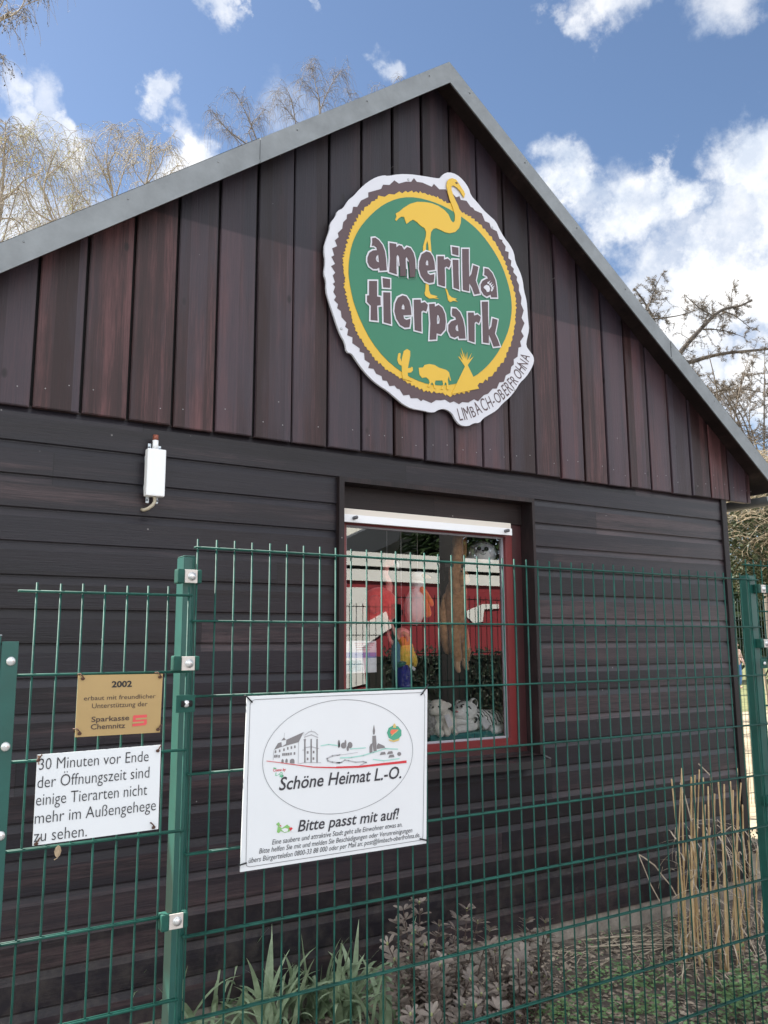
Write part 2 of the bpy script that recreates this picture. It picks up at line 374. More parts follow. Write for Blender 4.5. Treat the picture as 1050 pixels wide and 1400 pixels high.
# walls behind the cladding and on the other sides
mb = MB()
mb.box(XL+.02, WX0-.02, YW+.02, YW+.14, .2, ZB); mb.box(WX1+.02, XR-.02, YW+.02, YW+.14, .2, ZB)
mb.box(WX0-.02, WX1+.02, YW+.02, YW+.14, .2, WZ0-.02); mb.box(WX0-.02, WX1+.02, YW+.02, YW+.14, WZ1+.02, ZB)
mb.plate([[(XL+.02, ZB), (XR-.02, ZB), (XR-.02, APZ-.10-SLOPE*(XR-APX)), (APX, APZ-.10), (XL+.02, APZ-.10-SLOPE*(APX-XL))]], YW+.02, .12)
mb.plate([[(XL+.02, .2), (XR-.02, .2), (XR-.02, APZ-.10-SLOPE*(XR-APX)), (APX, APZ-.10), (XL+.02, APZ-.10-SLOPE*(APX-XL))]], YB-.12, .12)
mb.box(XL+.02, XL+.14, YW+.14, YB-.12, .2, 3.05); mb.box(XR-.14, XR-.02, YW+.14, YB-.12, .2, 3.05)
mb.box(XL+.14, XR-.14, YW+.14, YB-.12, .15, .22); mb.box(XL+.14, XR-.14, YW+.14, YB-.12, 2.66, 2.72)
mb.build('wall', M_DARK, house)
# side cladding seen a step to the right or left
for XS, sg in ((XR, 1), (XL, -1)):
    mb = MB()
    for i in range(19):
        a = .2185+.1355*i
        for (xo, z0_, xo1, z1_) in ((0, a, 0, a+.1), (0, a+.1, -.010, a+.1285), (-.010, a+.1285, -.010, a+.1355), (-.010, a+.1355, 0, a+.1355)):
            mb.quad((XS+sg*xo, YW+.03, z0_), (XS+sg*xo, YB, z0_), (XS+sg*xo1, YB, z1_), (XS+sg*xo1, YW+.03, z1_))
    mb.build('siding', M_SIDE, house)
MB().box(XL-.02, XR+.02, YW+.012, YB+.02, -.1, .2175).build('plinth', M_CONC, house)
for x0, x1 in ((XR-.03, XR+.022), (XL-.022, XL+.03)):
    MB().box(x0, x1, YW-.012, YW+.05, .2, ZB+.01, .003).build('corner_board', M_TRIM, house)

# upright gable boards with open joints over dark battens
mb = MB(); bat = MB(); nails = MB()
def roofz(x): return APZ-.0785-SLOPE*abs(x-APX)
k0 = -6; rnd = random.Random(3)
YG = YW-.020
for k in range(-6, 25):
    x0 = .677+.1945*k+.006; x1 = x0+.1945-.013
    x0 += rnd.uniform(-.002, .002); x1 += rnd.uniform(-.002, .002)
    if x1 < -.12 or x0 > 5.19: continue
    x0 = max(x0, -.12); x1 = min(x1, 5.19)
    zl = ZB+rnd.uniform(-.006, .003); dy = rnd.uniform(-.002, .002)
    pts = [(x0, zl), (x1, zl), (x1, roofz(x1)-.0)]
    if x0 < APX < x1: pts.append((APX, roofz(APX)))
    pts.append((x0, roofz(x0)))
    if pts[2][1] < zl+.02 or pts[-1][1] < zl+.02: continue
    c = .0035    # eased arrises
    mb.plate([pts], YG+dy+c, .022-c)
    ins = [(x0+c, zl+c), (x1-c, zl+c), (x1-c, pts[2][1])]+([(APX, roofz(APX))] if len(pts) == 5 else [])+[(x0+c, pts[-1][1])]
    mb.plate([ins], YG+dy, c+.001)
    for zz in (ZB+.09,):
        for xx in (x0+.045, x1-.045):
            if zz < roofz(xx)-.06 and rnd.random() < .75: nails.ell((xx+rnd.uniform(-.006, .006), YG+dy-.0005, zz+rnd.uniform(-.025, .025)), (.0028, .0015, .0028), 8, 6)
g = mb.build('gable_board', M_GABLE, house); g.name = 'gable_cladding'
nails.each('nail_head', mat('nail head', (.32, .31, .31), rough=.5, metal=.4), house)
bat.plate([[(-.10, ZB+.012), (5.17, ZB+.012), (5.17, roofz(5.17)), (APX, roofz(APX)), (-.10, roofz(-.10))]], YG+.024, .009)
bat.build('batten_layer', M_BACK, house)
# strip of shadow-gap lath over the siding
MB().box(-.1, 5.18, YG+.026, YW+.017, ZB-.002, ZB+.010).build('drip_lath', M_TRIMX, house)

# roof: two sheet-metal slopes, zinc verge trims, bargeboards, gutters
YE = 3.40; ex0, ex1 = -.26, 5.34
for sgn, xe, name in ((-1, ex0, 'roof_slope'), (1, ex1, 'roof_slope')):
    d = abs(xe-APX); ze = APZ-SLOPE*d
    # slab
    n = Vector((sgn*SLOPE, 0, 1)).normalized()
    prof = [(APX, APZ-.002), (xe, ze-.002), (xe, ze-.050), (APX, APZ-.050)]
    MB().plate([prof], YE+.034, YB+.25-YE-.034).build('roof_slope', M_ROOF, house)
    MB().plate([[(APX, APZ-.0505), (xe, ze-.0505), (xe, ze-.0775), (APX, APZ-.0775)]], YE+.033, YB+.2-YE).build('soffit', M_TRIMX, house)
    # wooden bargeboard under the trim
    hb = .108
    MB().plate([[(APX, APZ-.014), (xe, ze-.014), (xe, ze-hb-.006), (APX, APZ-hb-.006)]], YE+.006, .026).build('bargeboard', M_TRIMX, house)
    # zinc verge: folded sheet with a rolled lower lip, laid in lengths with visible laps
    hv = .122
    cuts = [0, .406, 1.0] if sgn < 0 else [0, .62, 1.0]
    vt = MB()
    for j in range(len(cuts)-1):
        f0, f1 = cuts[j], cuts[j+1]; pr = .0 if j % 2 == 0 else .0022
        xa, xb = APX+sgn*d*f0, APX+sgn*d*(f1+(-.0012 if f1 < 1 else 0)); za, zb = APZ-SLOPE*abs(xa-APX), APZ-SLOPE*abs(xb-APX)
        vt.plate([[(xa, za+.006), (xb, zb+.006), (xb, zb-hv), (xa, za-hv)]], YE-.004-pr, .006)
        vt.plate([[(xa, za-hv+.012), (xb, zb-hv+.012), (xb, zb-hv-.003), (xa, za-hv-.003)]], YE-.009-pr, .006)
        o = Vector((0, 0, .0065+pr))
        vt.add([Vector((x, y, z))+o for (x, z) in ((xa, za), (xb, zb)) for y in (YE-.004-pr, YE+.032)], [(0, 1, 3, 2)])
    vt = vt.build('verge_trim', M_ZINC, house); sw = MB(); n_ = 7
    for i in range(n_):
        t_ = (i+.35)/n_; sw.ell((APX+sgn*d*t_, YE-.006, APZ-SLOPE*d*t_-.030), (.0045, .003, .0045), 8, 6)
    sw.each('screw', M_ZINC, vt)
    # gutter along the eave
    gt = MB(); gx = xe+sgn*.045; gz = ze-.10
    arc = [(gx+.06*math.cos(math.pi+math.pi*i/10), gz+.06*math.sin(math.pi+math.pi*i/10)) for i in range(11)]
    ring = arc+[(x+(gx-x)*.06, z+(gz-z)*.06) for x, z in reversed(arc)]
    gt.plate([ring], YE+.10, YB-YE+.05); gt.plate([arc], YE+.10, .003)
    gt.build('gutter', M_ZINC, house)
MB().tube([(APX, YE+.09, APZ+.0), (APX, YB+.25, APZ+.0)], .025, 10).build('ridge_cap', M_ZINC, house)

# ------------------------------------------------------------------ shop window (part of the house) with its frame, glass, sill and blind box
win = MB().plate([[(WX0-.028, WZ0), (WX1+.006, WZ0), (WX1+.006, WZ1+.014), (WX0-.028, WZ1+.014)], [(WX0, WZ0+.002), (WX1-.012, WZ0+.002), (WX1-.012, WZ1-.010), (WX0, WZ1-.010)]], YW-.03, .155).build('window', M_TRIM, house)
M_RED = mat('red window paint', (.155, .020, .021), rough=.32, var=.08, scale=6)
M_RED2 = mat('dark red brown frame', (.05, .016, .017), rough=.45, var=.15)
M_CREAM = mat('cream blind box', (.66, .60, .52), rough=.5); M_WHITE = mat('white blind rail', (.80, .80, .80), rough=.35)
YF_ = YW+.075
GX0, GX1, GZ0, GZ1 = WX0+.062, WX1-.140, WZ0+.088, 2.297
MB().box(WX0+.001, WX1-.013, YF_-.012, YF_+.06, 2.376, WZ1-.011).build('header_board', M_TRIMX, win)
fr = MB().plate([[(WX0+.001, WZ0+.004), (WX1-.013, WZ0+.004), (WX1-.013, 2.375), (WX0+.001, 2.375)], [(WX0+.03, WZ0+.045), (GX1+.047, WZ0+.045), (GX1+.047, 2.345), (WX0+.03, 2.345)]], YF_, .06)
fr.build('outer_frame', M_RED2, win)
sa = MB().plate([[(WX0+.031, WZ0+.046), (GX1+.046, WZ0+.046), (GX1+.046, 2.344), (WX0+.031, 2.344)], [(GX0, GZ0), (GX1, GZ0), (GX1, GZ1), (GX0, GZ1)]], YF_-.014, .06)
sash = sa.build('sash', M_RED, win)
MB().plate([[(GX0, GZ0), (GX1, GZ0), (GX1, GZ1), (GX0, GZ1)], [(GX0+.012, GZ0+.009), (GX1-.012, GZ0+.009), (GX1-.012, GZ1-.009), (GX0+.012, GZ1-.009)]], YF_+.006, .02).build('glazing_seal', mat('grey seal', (.32, .33, .36), rough=.4), win)
bz = MB().box(WX0+.004, GX1+.004, YF_-.062, YF_-.016, 2.306, 2.371, .004).build('blind_box', M_CREAM, win)
MB().box(WX0+.004, GX1+.005, YF_-.068, YF_-.0625, 2.302, 2.340).build('blind_rail', M_WHITE, bz)
for px in (484, 691):
    q = at(px, 708 if px < 500 else 721, YF_-.07)
    MB().tube([(q.x, YF_-.068, 2.323), (q.x, YF_-.098, 2.323)], .009, 12).tube([(q.x, YF_-.098, 2.323), (q.x, YF_-.101, 2.323)], .005, 10).build('knob', mat('grey knob', (.13, .13, .14), rough=.35, metal=.4), bz)
# sheet-metal sill
sl = MB(); yo = YW-.085
sl.add([(WX0-.03, yo, WZ0-.02), (WX1+.012, yo, WZ0-.02), (WX1+.012, YF_+.02, WZ0+.012), (WX0-.03, YF_+.02, WZ0+.012),
        (WX0-.03, yo, WZ0-.058), (WX1+.012, yo, WZ0-.058), (WX1+.012, yo+.012, WZ0-.058), (WX0-.03, yo+.012, WZ0-.058),
        (WX1+.012, yo+.012, WZ0-.024), (WX0-.03, yo+.012, WZ0-.024), (WX1+.012, YF_+.02, WZ0+.006), (WX0-.03, YF_+.02, WZ0+.006)],
       [(0, 1, 2, 3), (0, 4, 5, 1), (4, 7, 6, 5), (7, 9, 8, 6), (9, 11, 10, 8)])
sl.tube([(WX1+.010, yo, WZ0-.018), (WX1+.010, YF_, WZ0+.018)], .006, 6)
sl.build('sill', mat('black brown sheet', (.022, .019, .020), rough=.35, spec=.6), win)
def glass_mat():
    m = bpy.data.materials.new('shop window glass'); m.use_nodes = True; nt = m.node_tree; nt.nodes.clear(); N = nt.nodes.new; L = nt.links.new
    out = N('ShaderNodeOutputMaterial'); mx = N('ShaderNodeMixShader'); tr = N('ShaderNodeBsdfTransparent'); gl = N('ShaderNodeBsdfGlossy')
    tr.inputs[0].default_value = (1, 1, 1, 1); gl.inputs['Roughness'].default_value = 0.0; gl.inputs[0].default_value = (1, 1, 1, 1)
    fr = N('ShaderNodeFresnel'); fr.inputs[0].default_value = 1.5
    mr = N('ShaderNodeMapRange'); L(fr.outputs[0], mr.inputs['Value']); mr.inputs['To Min'].default_value = .19; mr.inputs['To Max'].default_value = 1.0
    L(mr.outputs[0], mx.inputs[0]); L(tr.outputs[0], mx.inputs[1]); L(gl.outputs[0], mx.inputs[2]); L(mx.outputs[0], out.inputs[0])
    return m
YGL = YF_+.016
MB().quad((GX0+.002, YGL, GZ0+.002), (GX1-.002, YGL, GZ0+.002), (GX1-.002, YGL, GZ1-.002), (GX0+.002, YGL, GZ1-.002)).build('pane', glass_mat(), win, recalc=False)
# display board and shelf inside
MB().box(WX0-.02, WX1+.02, YF_+.062, YF_+.55, WZ0+.03, WZ0+.062).build('window_board', mat('painted window board', (.42, .42, .42), rough=.6), win)

# ------------------------------------------------------------------ ground
def ground_h(x, y):
    b = max(0, min(1, (y-1.9)/1.4))
    h = .10*b+.03*noise.noise(Vector((x*1.3, y*1.3, 0)))*b+.012*noise.noise(Vector((x*6, y*6, 2)))
    if x > 5.2: h -= min(1, (x-5.2)/1.2)*.08*b
    return h
def soil_mat():
    m = mat('leaf-littered soil', (.085, .068, .055), rough=.95, var=.5, scale=9, col2=(.18, .145, .115), bump=.9, bscale=55); return m
mb = MB(); nx, ny = 150, 60; X0, X1, Y0, Y1 = -.5, 5.6, 1.95, 3.7
mb.add([(X0+(X1-X0)*i/nx, Y0+(Y1-Y0)*j/ny, ground_h(X0+(X1-X0)*i/nx, Y0+(Y1-Y0)*j/ny)) for j in range(ny+1) for i in range(nx+1)],
       [(j*(nx+1)+i, j*(nx+1)+i+1, (j+1)*(nx+1)+i+1, (j+1)*(nx+1)+i) for j in range(ny) for i in range(nx)], True)
tag(mb.build('soil_bed', soil_mat()), kind='structure')
pv = mat('grey paving', (.115, .115, .12), rough=.85, var=.15, scale=4, bump=.3, bscale=40)
mb = MB(); mb.quad((-60, -60, -.016), (60, -60, -.016), (60, 2.0, -.016), (-60, 2.0, -.016)); tag(mb.build('path', pv), kind='structure')
gm = mat('pale gravel yard', (.27, .215, .14), rough=.95, var=.3, scale=3.5, col2=(.38, .31, .21), bump=.5, bscale=80)
mb = MB(); mb.quad((-300, -300, -.02), (400, -300, -.02), (400, 500, -.02), (-300, 500, -.02)); tag(mb.build('ground', gm), kind='structure')
gr = mat('short grass', (.085, .11, .035), rough=.9, var=.35, scale=2.0, col2=(.19, .19, .075), bump=.6, bscale=120)
mb = MB(); mb.quad((-60, 13.5, -.014), (120, 13.5, -.014), (120, 160, -.014), (-60, 160, -.014)); tag(mb.build('lawn', gr), kind='structure')

# ------------------------------------------------------------------ round gable sign
YS = YG-.036
def pp(pts, ox, oy, s, Y=YS): return [P2(ox+x*s, oy+y*s, Y) for x, y in pts]
S0 = (420, 220, 1/3.1818); SA = (490, 310, .10476); SB = (580, 320, .10476); SC = (490, 375, .10476); SD = (580, 380, .10476)
S5 = (530, 230, .10476); S6 = (530, 460, .12381); S7 = (610, 470, .12381)
M_SW = mat('sign white', (.61, .61, .645), rough=.38, var=.03, scale=3); M_SBR = mat('sign brown', (.075, .040, .043), rough=.4)
M_SY = mat('sign yellow', (.66, .41, .03), rough=.4); M_SG = mat('sign green', (.020, .165, .085), rough=.42, var=.04, scale=2)
contour = [(228,122),(262,92),(300,70),(335,62),(350,66),(400,57),(450,58),(480,62),(520,68),(560,75),(578,76),(590,58),(615,48),(650,58),(680,85),(703,118),(712,150),(740,180),(765,212),(795,240),(820,262),(838,300),(858,335),(882,365),(900,400),(905,440),(925,480),(938,520),(942,560),(955,610),(958,650),(962,700),(966,735),(956,775),(952,805),(970,830),(985,850),(987,875),(975,905),(952,940),(925,965),(908,995),(880,1030),(850,1055),(825,1085),(790,1105),(765,1120),(750,1140),(725,1140),(700,1155),(665,1150),(645,1125),(630,1095),(600,1078),(575,1080),(548,1097),(500,1085),(455,1078),(420,1060),(390,1035),(350,1000),(310,975),(275,945),(240,905),(210,862),(195,838),(172,832),(165,790),(145,755),(130,715),(115,670),(95,610),(82,560),(84,520),(72,490),(80,440),(72,380),(85,335),(98,300),(100,270),(125,240),(130,218),(158,205),(178,170),(205,150)]
cpt = P2(420+545/3.18, 220+590/3.18, YS)
sign = thing('round_sign', (cpt[0], YS, cpt[1]), 'big round brown and green sign with a yellow bird, high on the gable boards', 'sign')
MB().plate([smooth_poly(pp(contour, *S0), 1)], YS, .013).build('board', M_SW, sign)
MB().box(cpt[0]-.4, cpt[0]+.4, YS+.0135, YG-.001, cpt[1]+.3, cpt[1]+.34).box(cpt[0]-.4, cpt[0]+.4, YS+.0135, YG-.001, cpt[1]-.34, cpt[1]-.30).each('fixing_rail', M_BACK, sign)
brown = [(430,92),(380,90),(330,105),(270,145),(235,175),(200,200),(175,235),(160,270),(135,315),(128,350),(118,385),(112,420),(112,460),(120,500),(112,535),(115,570),(120,605),(135,640),(150,680),(168,720),(180,755),(200,790),(230,828),(255,860),(270,895),(300,925),(330,950),(360,975),(390,990),(420,1012),(450,1030),(495,1045),(540,1052),(580,1040),(620,1045),(660,1058),(700,1050),(740,1040),(785,1012),(820,985),(850,955),(880,920),(898,885),(912,850),(925,805),(935,760),(940,705),(936,650),(930,595),(920,540),(910,505),(897,470),(885,435),(870,400),(860,375),(848,345),(820,310),(790,272),(755,235),(720,205),(690,180),(660,160),(630,142),(600,132),(550,108),(500,96),(465,85)]
yellow = [(455,136),(400,138),(310,158),(280,180),(250,205),(225,237),(205,270),(190,300),(180,330),(168,365),(160,400),(154,425),(153,450),(157,485),(162,520),(160,550),(167,580),(172,615),(186,650),(192,685),(203,720),(218,755),(240,790),(260,820),(283,850),(310,880),(340,905),(370,925),(400,945),(435,965),(470,985),(505,1000),(540,1006),(580,1012),(620,1024),(660,1015),(700,1003),(740,975),(780,952),(820,915),(850,875),(872,830),(890,780),(900,730),(905,680),(907,640),(905,600),(895,550),(880,500),(866,460),(850,420),(828,375),(800,332),(770,298),(740,268),(710,245),(680,227),(640,200),(600,178),(565,160),(530,148),(490,138)]
def jag(pl, a, n, seed, curl=.35):
    rn = random.Random(seed); c = Vector((sum(p[0] for p in pl)/len(pl), sum(p[1] for p in pl)/len(pl))); out = []
    for i in range(len(pl)):
        p, q = Vector(pl[i]), Vector(pl[(i+1) % len(pl)])
        for k in range(n):
            m = p.lerp(q, k/n); d = (m-c).normalized(); t = (q-p).normalized(); u = rn.random()
            out.append(tuple(m+d*a*u)); out.append(tuple(p.lerp(q, (k+.5+rn.uniform(-.3, .3))/n)-d*a*rn.uniform(.3, 1)+t*a*curl*rn.uniform(-1, 1)))
    return out
MB().plate([jag(pp(brown, *S0), .013, 1, 1)], YS-.002, .003).build('brown_ring', M_SBR, sign)
MB().plate([jag(pp(yellow, *S0), .008, 2, 2)], YS-.004, .003).build('yellow_ring', M_SY, sign)
pts = [P2(420+x/3.1818, 220+y/3.1818, YS) for x, y in [(178,440),(178,520),(210,660),(300,830),(430,940),(560,985),(700,960),(800,880),(870,760),(890,650),(880,560),(840,440),(760,320),(680,250),(570,185),(440,152),(330,185),(240,270),(195,350)]]
pts = smooth_poly(pts, 2)
MB().plate([pts], YS-.006, .003).build('green_disc', M_SG, sign)
bird = [(95,600),(140,575),(200,525),(280,475),(370,448),(470,450),(560,465),(650,500),(730,555),(780,610),(815,690),(845,720),(865,690),(868,620),(840,520),(800,420),(775,330),(757,240),(765,180),(790,150),(830,138),(880,155),(920,210),(950,260),(985,310),(998,345),(985,395),(965,360),(935,310),(890,260),(850,235),(822,240),(822,290),(845,360),(880,440),(905,490),(930,560),(945,640),(943,720),(920,790),(870,840),(800,857),(740,845),(680,815),(620,790),(585,800),(555,840),(545,920),(552,1000),(560,1110),(525,1110),(520,1010),(507,960),(490,1000),(485,1110),(450,1110),(452,1030),(465,980),(488,900),(492,840),(470,790),(420,760),(370,710),(320,680),(280,700),(235,735),(215,680),(205,645),(165,640),(130,665),(105,695),(88,685),(105,640)]
b_ = MB().plate([pp(bird, *S5)], YS-.009, .004)
b_.plate([pp([(870,740),(905,740),(910,840),(930,890),(1010,912),(1020,925),(985,925),(1040,950),(960,940),(915,945),(865,910),(852,870),(862,845)], *SA)], YS-.009, .004)
b_.plate([pp([(258,700),(290,740),(310,800),(350,835),(415,852),(390,862),(425,890),(370,878),(325,895),(300,870),(285,790)], *SB)], YS-.009, .004)
b_ = b_.build('bird', M_SY, sign)
MB().plate([pp([(868,195),(885,190),(902,205),(895,216),(878,210)], *S5)], YS-.011, .003).build('eye', M_SBR, b_)
MB().plate([pp([(150,415),(148,330),(115,310),(98,265),(108,195),(125,185),(135,195),(130,240),(145,285),(150,240),(170,165),(205,143),(240,165),(240,220),(225,300),(215,355),(250,350),(252,340),(268,345),(270,380),(250,402),(212,405),(218,460),(260,500),(160,470)], *S6)], YS-.008, .003).build('cactus', M_SY, sign)
MB().plate([pp([(335,350),(380,348),(400,320),(450,308),(510,320),(560,350),(640,375),(668,400),(680,450),(690,495),(678,490),(668,440),(655,480),(660,530),(668,590),(645,590),(640,520),(625,510),(610,560),(600,590),(580,585),(605,530),(595,490),(520,490),(510,520),(525,580),(508,580),(495,530),(480,510),(465,535),(455,565),(435,560),(455,510),(445,480),(415,455),(370,462),(345,430),(338,380)], *S6)], YS-.008, .003).build('bison', M_SY, sign)
MB().plate([pp([(715,605),(845,335),(770,225),(785,230),(820,275),(790,180),(830,250),(803,130),(848,255),(838,180),(858,260),(868,175),(872,270),(920,185),(890,265),(940,225),(875,320),(968,515),(1000,580),(700,640)], *S6)], YS-.008, .003).build('tent', M_SY, sign)
L_ = []
def letter(o, *holes, S): L_.append(([pp(o, *S)]+[pp(h, *S) for h in holes]))
letter([(165,160),(205,155),(250,185),(300,250),(330,330),(345,430),(350,520),(355,578),(262,583),(260,540),(225,560),(180,560),(130,525),(105,470),(105,410),(130,350),(175,320),(230,318),(222,280),(190,258),(160,258),(168,215)], [(245,375),(220,395),(210,430),(225,465),(255,478),(250,430)], S=SA)
letter([(390,222),(478,235),(480,280),(515,252),(550,262),(580,312),(620,275),(665,290),(705,355),(725,440),(730,560),(725,665),(655,672),(650,570),(640,450),(612,400),(600,430),(605,560),(605,655),(530,655),(525,520),(515,400),(498,372),(482,400),(480,530),(485,632),(388,600),(398,420)], S=SA)
letter([(870,332),(920,348),(955,400),(975,470),(983,570),(880,585),(890,620),(920,640),(975,628),(972,680),(965,735),(910,745),(850,720),(800,650),(775,560),(780,460),(810,370)], [(880,440),(862,480),(865,512),(897,515),(895,465)], S=SA)
letter([(158,300),(240,300),(240,345),(290,330),(330,365),(322,420),(305,450),(275,430),(250,450),(255,560),(255,695),(170,670),(160,480)], S=SB)
letter([(345,175),(430,188),(430,290),(352,270)], S=SB)
letter([(355,345),(430,348),(432,540),(440,735),(368,708),(360,500)], S=SB)
letter([(480,205),(565,205),(565,380),(570,570),(600,530),(625,415),(690,440),(675,520),(655,615),(685,700),(710,785),(640,798),(605,700),(570,650),(570,755),(490,738),(482,480)], S=SB)
letter([(770,455),(820,465),(870,520),(910,610),(925,700),(935,835),(860,835),(850,800),(800,825),(760,800),(725,740),(720,670),(745,620),(790,595),(815,590),(805,560),(765,540),(770,500)], S=SB)
letter([(125,98),(228,98),(228,300),(272,308),(275,412),(228,420),(235,615),(145,605),(148,420),(98,370),(98,288),(125,285)], S=SC)
letter([(302,60),(398,75),(398,185),(310,180)], S=SC); letter([(310,245),(400,248),(402,450),(410,660),(315,635)], S=SC)
letter([(560,285),(610,300),(650,360),(668,450),(675,540),(570,545),(580,590),(610,605),(662,590),(660,640),(650,700),(590,705),(530,670),(480,590),(455,490),(465,390),(500,315)], [(568,395),(550,430),(548,465),(588,470),(585,425)], S=SC)
letter([(708,342),(795,340),(800,385),(850,370),(890,410),(880,460),(868,495),(830,480),(805,500),(805,620),(808,758),(720,735),(712,540)], S=SC)
letter([(48,350),(120,345),(122,385),(170,360),(220,400),(255,480),(265,580),(255,680),(200,745),(145,730),(140,810),(55,815),(65,600)], [(155,488),(148,540),(150,610),(180,605),(188,550),(175,500)], S=SD)
letter([(350,405),(400,410),(450,460),(490,550),(510,650),(522,800),(440,800),(430,765),(380,790),(330,770),(298,700),(300,620),(335,575),(400,552),(390,520),(350,500),(345,470)], [(420,615),(395,640),(392,680),(405,700),(430,705)], S=SD)
letter([(555,460),(630,460),(632,500),(680,485),(720,520),(710,570),(695,600),(660,575),(640,600),(640,850),(565,825),(560,640)], S=SD)
letter([(735,320),(815,318),(815,500),(825,690),(860,640),(875,535),(940,555),(925,640),(905,735),(940,810),(970,895),(890,905),(850,800),(825,740),(825,860),(750,850),(745,600)], S=SD)
for i, lt in enumerate(L_):
    w = MB().plate([offset_poly(lt[0], .0085)]+([h for h in [offset_poly(lt[1], -.007)]] if len(lt) > 1 else []), YS-.0105-.0002*(i % 3), .003).build('letter', M_SW, sign)
    MB().plate(lt, YS-.013, .003).build('letter_face', M_SBR, w)
pw = MB().plate([pp([(760,695),(790,675),(825,690),(838,730),(825,765),(800,770),(785,740),(755,715)], *SB)], YS-.016, .003)
for cx, cy in ((815,650),(838,668),(855,690),(868,715),(860,745)):
    pw.plate([pp([(cx+11*math.cos(a*math.pi/4), cy+15*math.sin(a*math.pi/4)) for a in range(8)], *SB)], YS-.016, .003)
    pw.plate([pp([(cx+8, cy-14), (cx+26, cy-30), (cx+16, cy-8)], *SB)], YS-.016, .003)
pw.build('paw_print', M_SW, sign)
# place name along the lower rim
path = [Vector((*P2(610+x*.12381, 470+y*.12381, YS), 0)) for x, y in [(150,850),(240,836),(330,802),(430,745),(525,695),(610,635),(668,588),(728,528),(780,450),(836,365),(880,295),(908,225),(922,140)]]
path = [Vector((p.x, p.y)) for p in path]
seg = [(path[i+1]-path[i]).length for i in range(len(path)-1)]; tot = sum(seg)
def along(s):
    for i, l in enumerate(seg):
        if s <= l or i == len(seg)-1: return path[i].lerp(path[i+1], s/l), (path[i+1]-path[i]).normalized()
        s -= l
word = 'LIMBACH-OBERFROHNA'; ws = []
for ch in word:
    vs, fs = glyphs(ch, .0); ws.append(max(v.x for v in vs)-min(v.x for v in vs))
gap = .17; k = tot/(sum(ws)+gap*(len(ws)-1)); s = 0; mb = MB(); lr = random.Random(5)
for ch, w in zip(word, ws):
    vs, fs = glyphs(ch, .0); x0 = min(v.x for v in vs); q, t = along(s+w*k*.5); sy = .066*lr.uniform(.92, 1.1)/.68; a = lr.uniform(-.07, .07)
    qa, qb = along(max(0, s-.02))[0], along(min(tot, s+w*k+.02))[0]; t = (qb-qa).normalized(); n = Vector((-t.y, t.x)); pts = []
    for v in vs:
        lx, ly = (v.x-x0-w/2)*k, v.y*sy; lx, ly = lx*math.cos(a)-ly*math.sin(a), lx*math.sin(a)+ly*math.cos(a)
        p = q+t*lx+n*ly; pts.append((p.x, YS-.0012, p.y))
    mb.add(pts, fs); s += (w+gap)*k
mb.build('place_name', M_SBR, sign)
mb = MB()
for x, y in ((440,82),(148,730),(805,290),(902,995)):
    q = at(420+x/3.1818, 220+y/3.1818, YS); mb.ell((q.x, YS-.0005, q.z), (.008, .003, .008), 10, 6)
mb.each('screw', mat('zinc screw', (.4, .41, .42), rough=.35, metal=.7), sign)

# ------------------------------------------------------------------ white box on the wall
q0, q1 = at(199, 613, 3.50), at(223.5, 681, 3.50); cx = (q0.x+q1.x)/2; hw = .0405; zt, zb = q0.z-.002, q1.z+.001
M_BOX = mat('white plastic', (.80, .81, .80), rough=.3)
box = thing('wall_box', (cx, YW, zb), 'slim white box with a cable, upright on the siding left of the window', 'box')
bmx = MB().box(cx-hw, cx+hw, 3.472, 3.515, zb, zt, .006); bmx.build('housing', M_BOX, box)
MB().box(cx-hw*.70, cx-.014, 3.516, 3.523, zt-.005, zt+.03, .003).box(cx+.014, cx+hw*.72, 3.516, 3.523, zt-.005, zt+.024, .003).box(cx-hw*.70, cx-.014, 3.516, 3.523, zb-.026, zb+.005, .003).box(cx+.012, cx+hw*.62, 3.516, 3.523, zb-.026, zb+.005, .003).box(cx-.03, cx+.03, 3.523, YW+.012, zb+.02, zt-.02).build('bracket', mat('bracket metal', (.55, .6, .63), rough=.35, metal=.3), box)
MB().tube([(cx-.001, 3.50, zt), (cx-.001, 3.50, zt+.042)], .0125, 14).build('gland', M_BOX, box)
MB().tube([(cx-.001, 3.50, zt+.042), (cx-.001, 3.50, zt+.066)], .012, 14).build('copper_cap', mat('copper cap', (.25, .075, .045), rough=.45, metal=.3), box)
MB().tube([(cx+.004, 3.50, zb+.01), (cx+.006, 3.50, zb-.02), (cx-.002, 3.503, zb-.036), (cx-.018, 3.51, zb-.05), (cx-.03, 3.53, zb-.055), (cx-.034, YW, zb-.05)], .0075, 8).build('cable', mat('beige cable', (.45, .40, .30), rough=.6), box)
sc = MB()
for x, z in ((cx-.024, zt+.012), (cx+.025, zt+.009), (cx-.024, zb-.013), (cx+.022, zb-.013)): sc.ell((x, 3.515, z), (.005, .003, .005), 8, 6)
sc.each('screw', mat('dark screw', (.18, .2, .22), rough=.4, metal=.6), box)

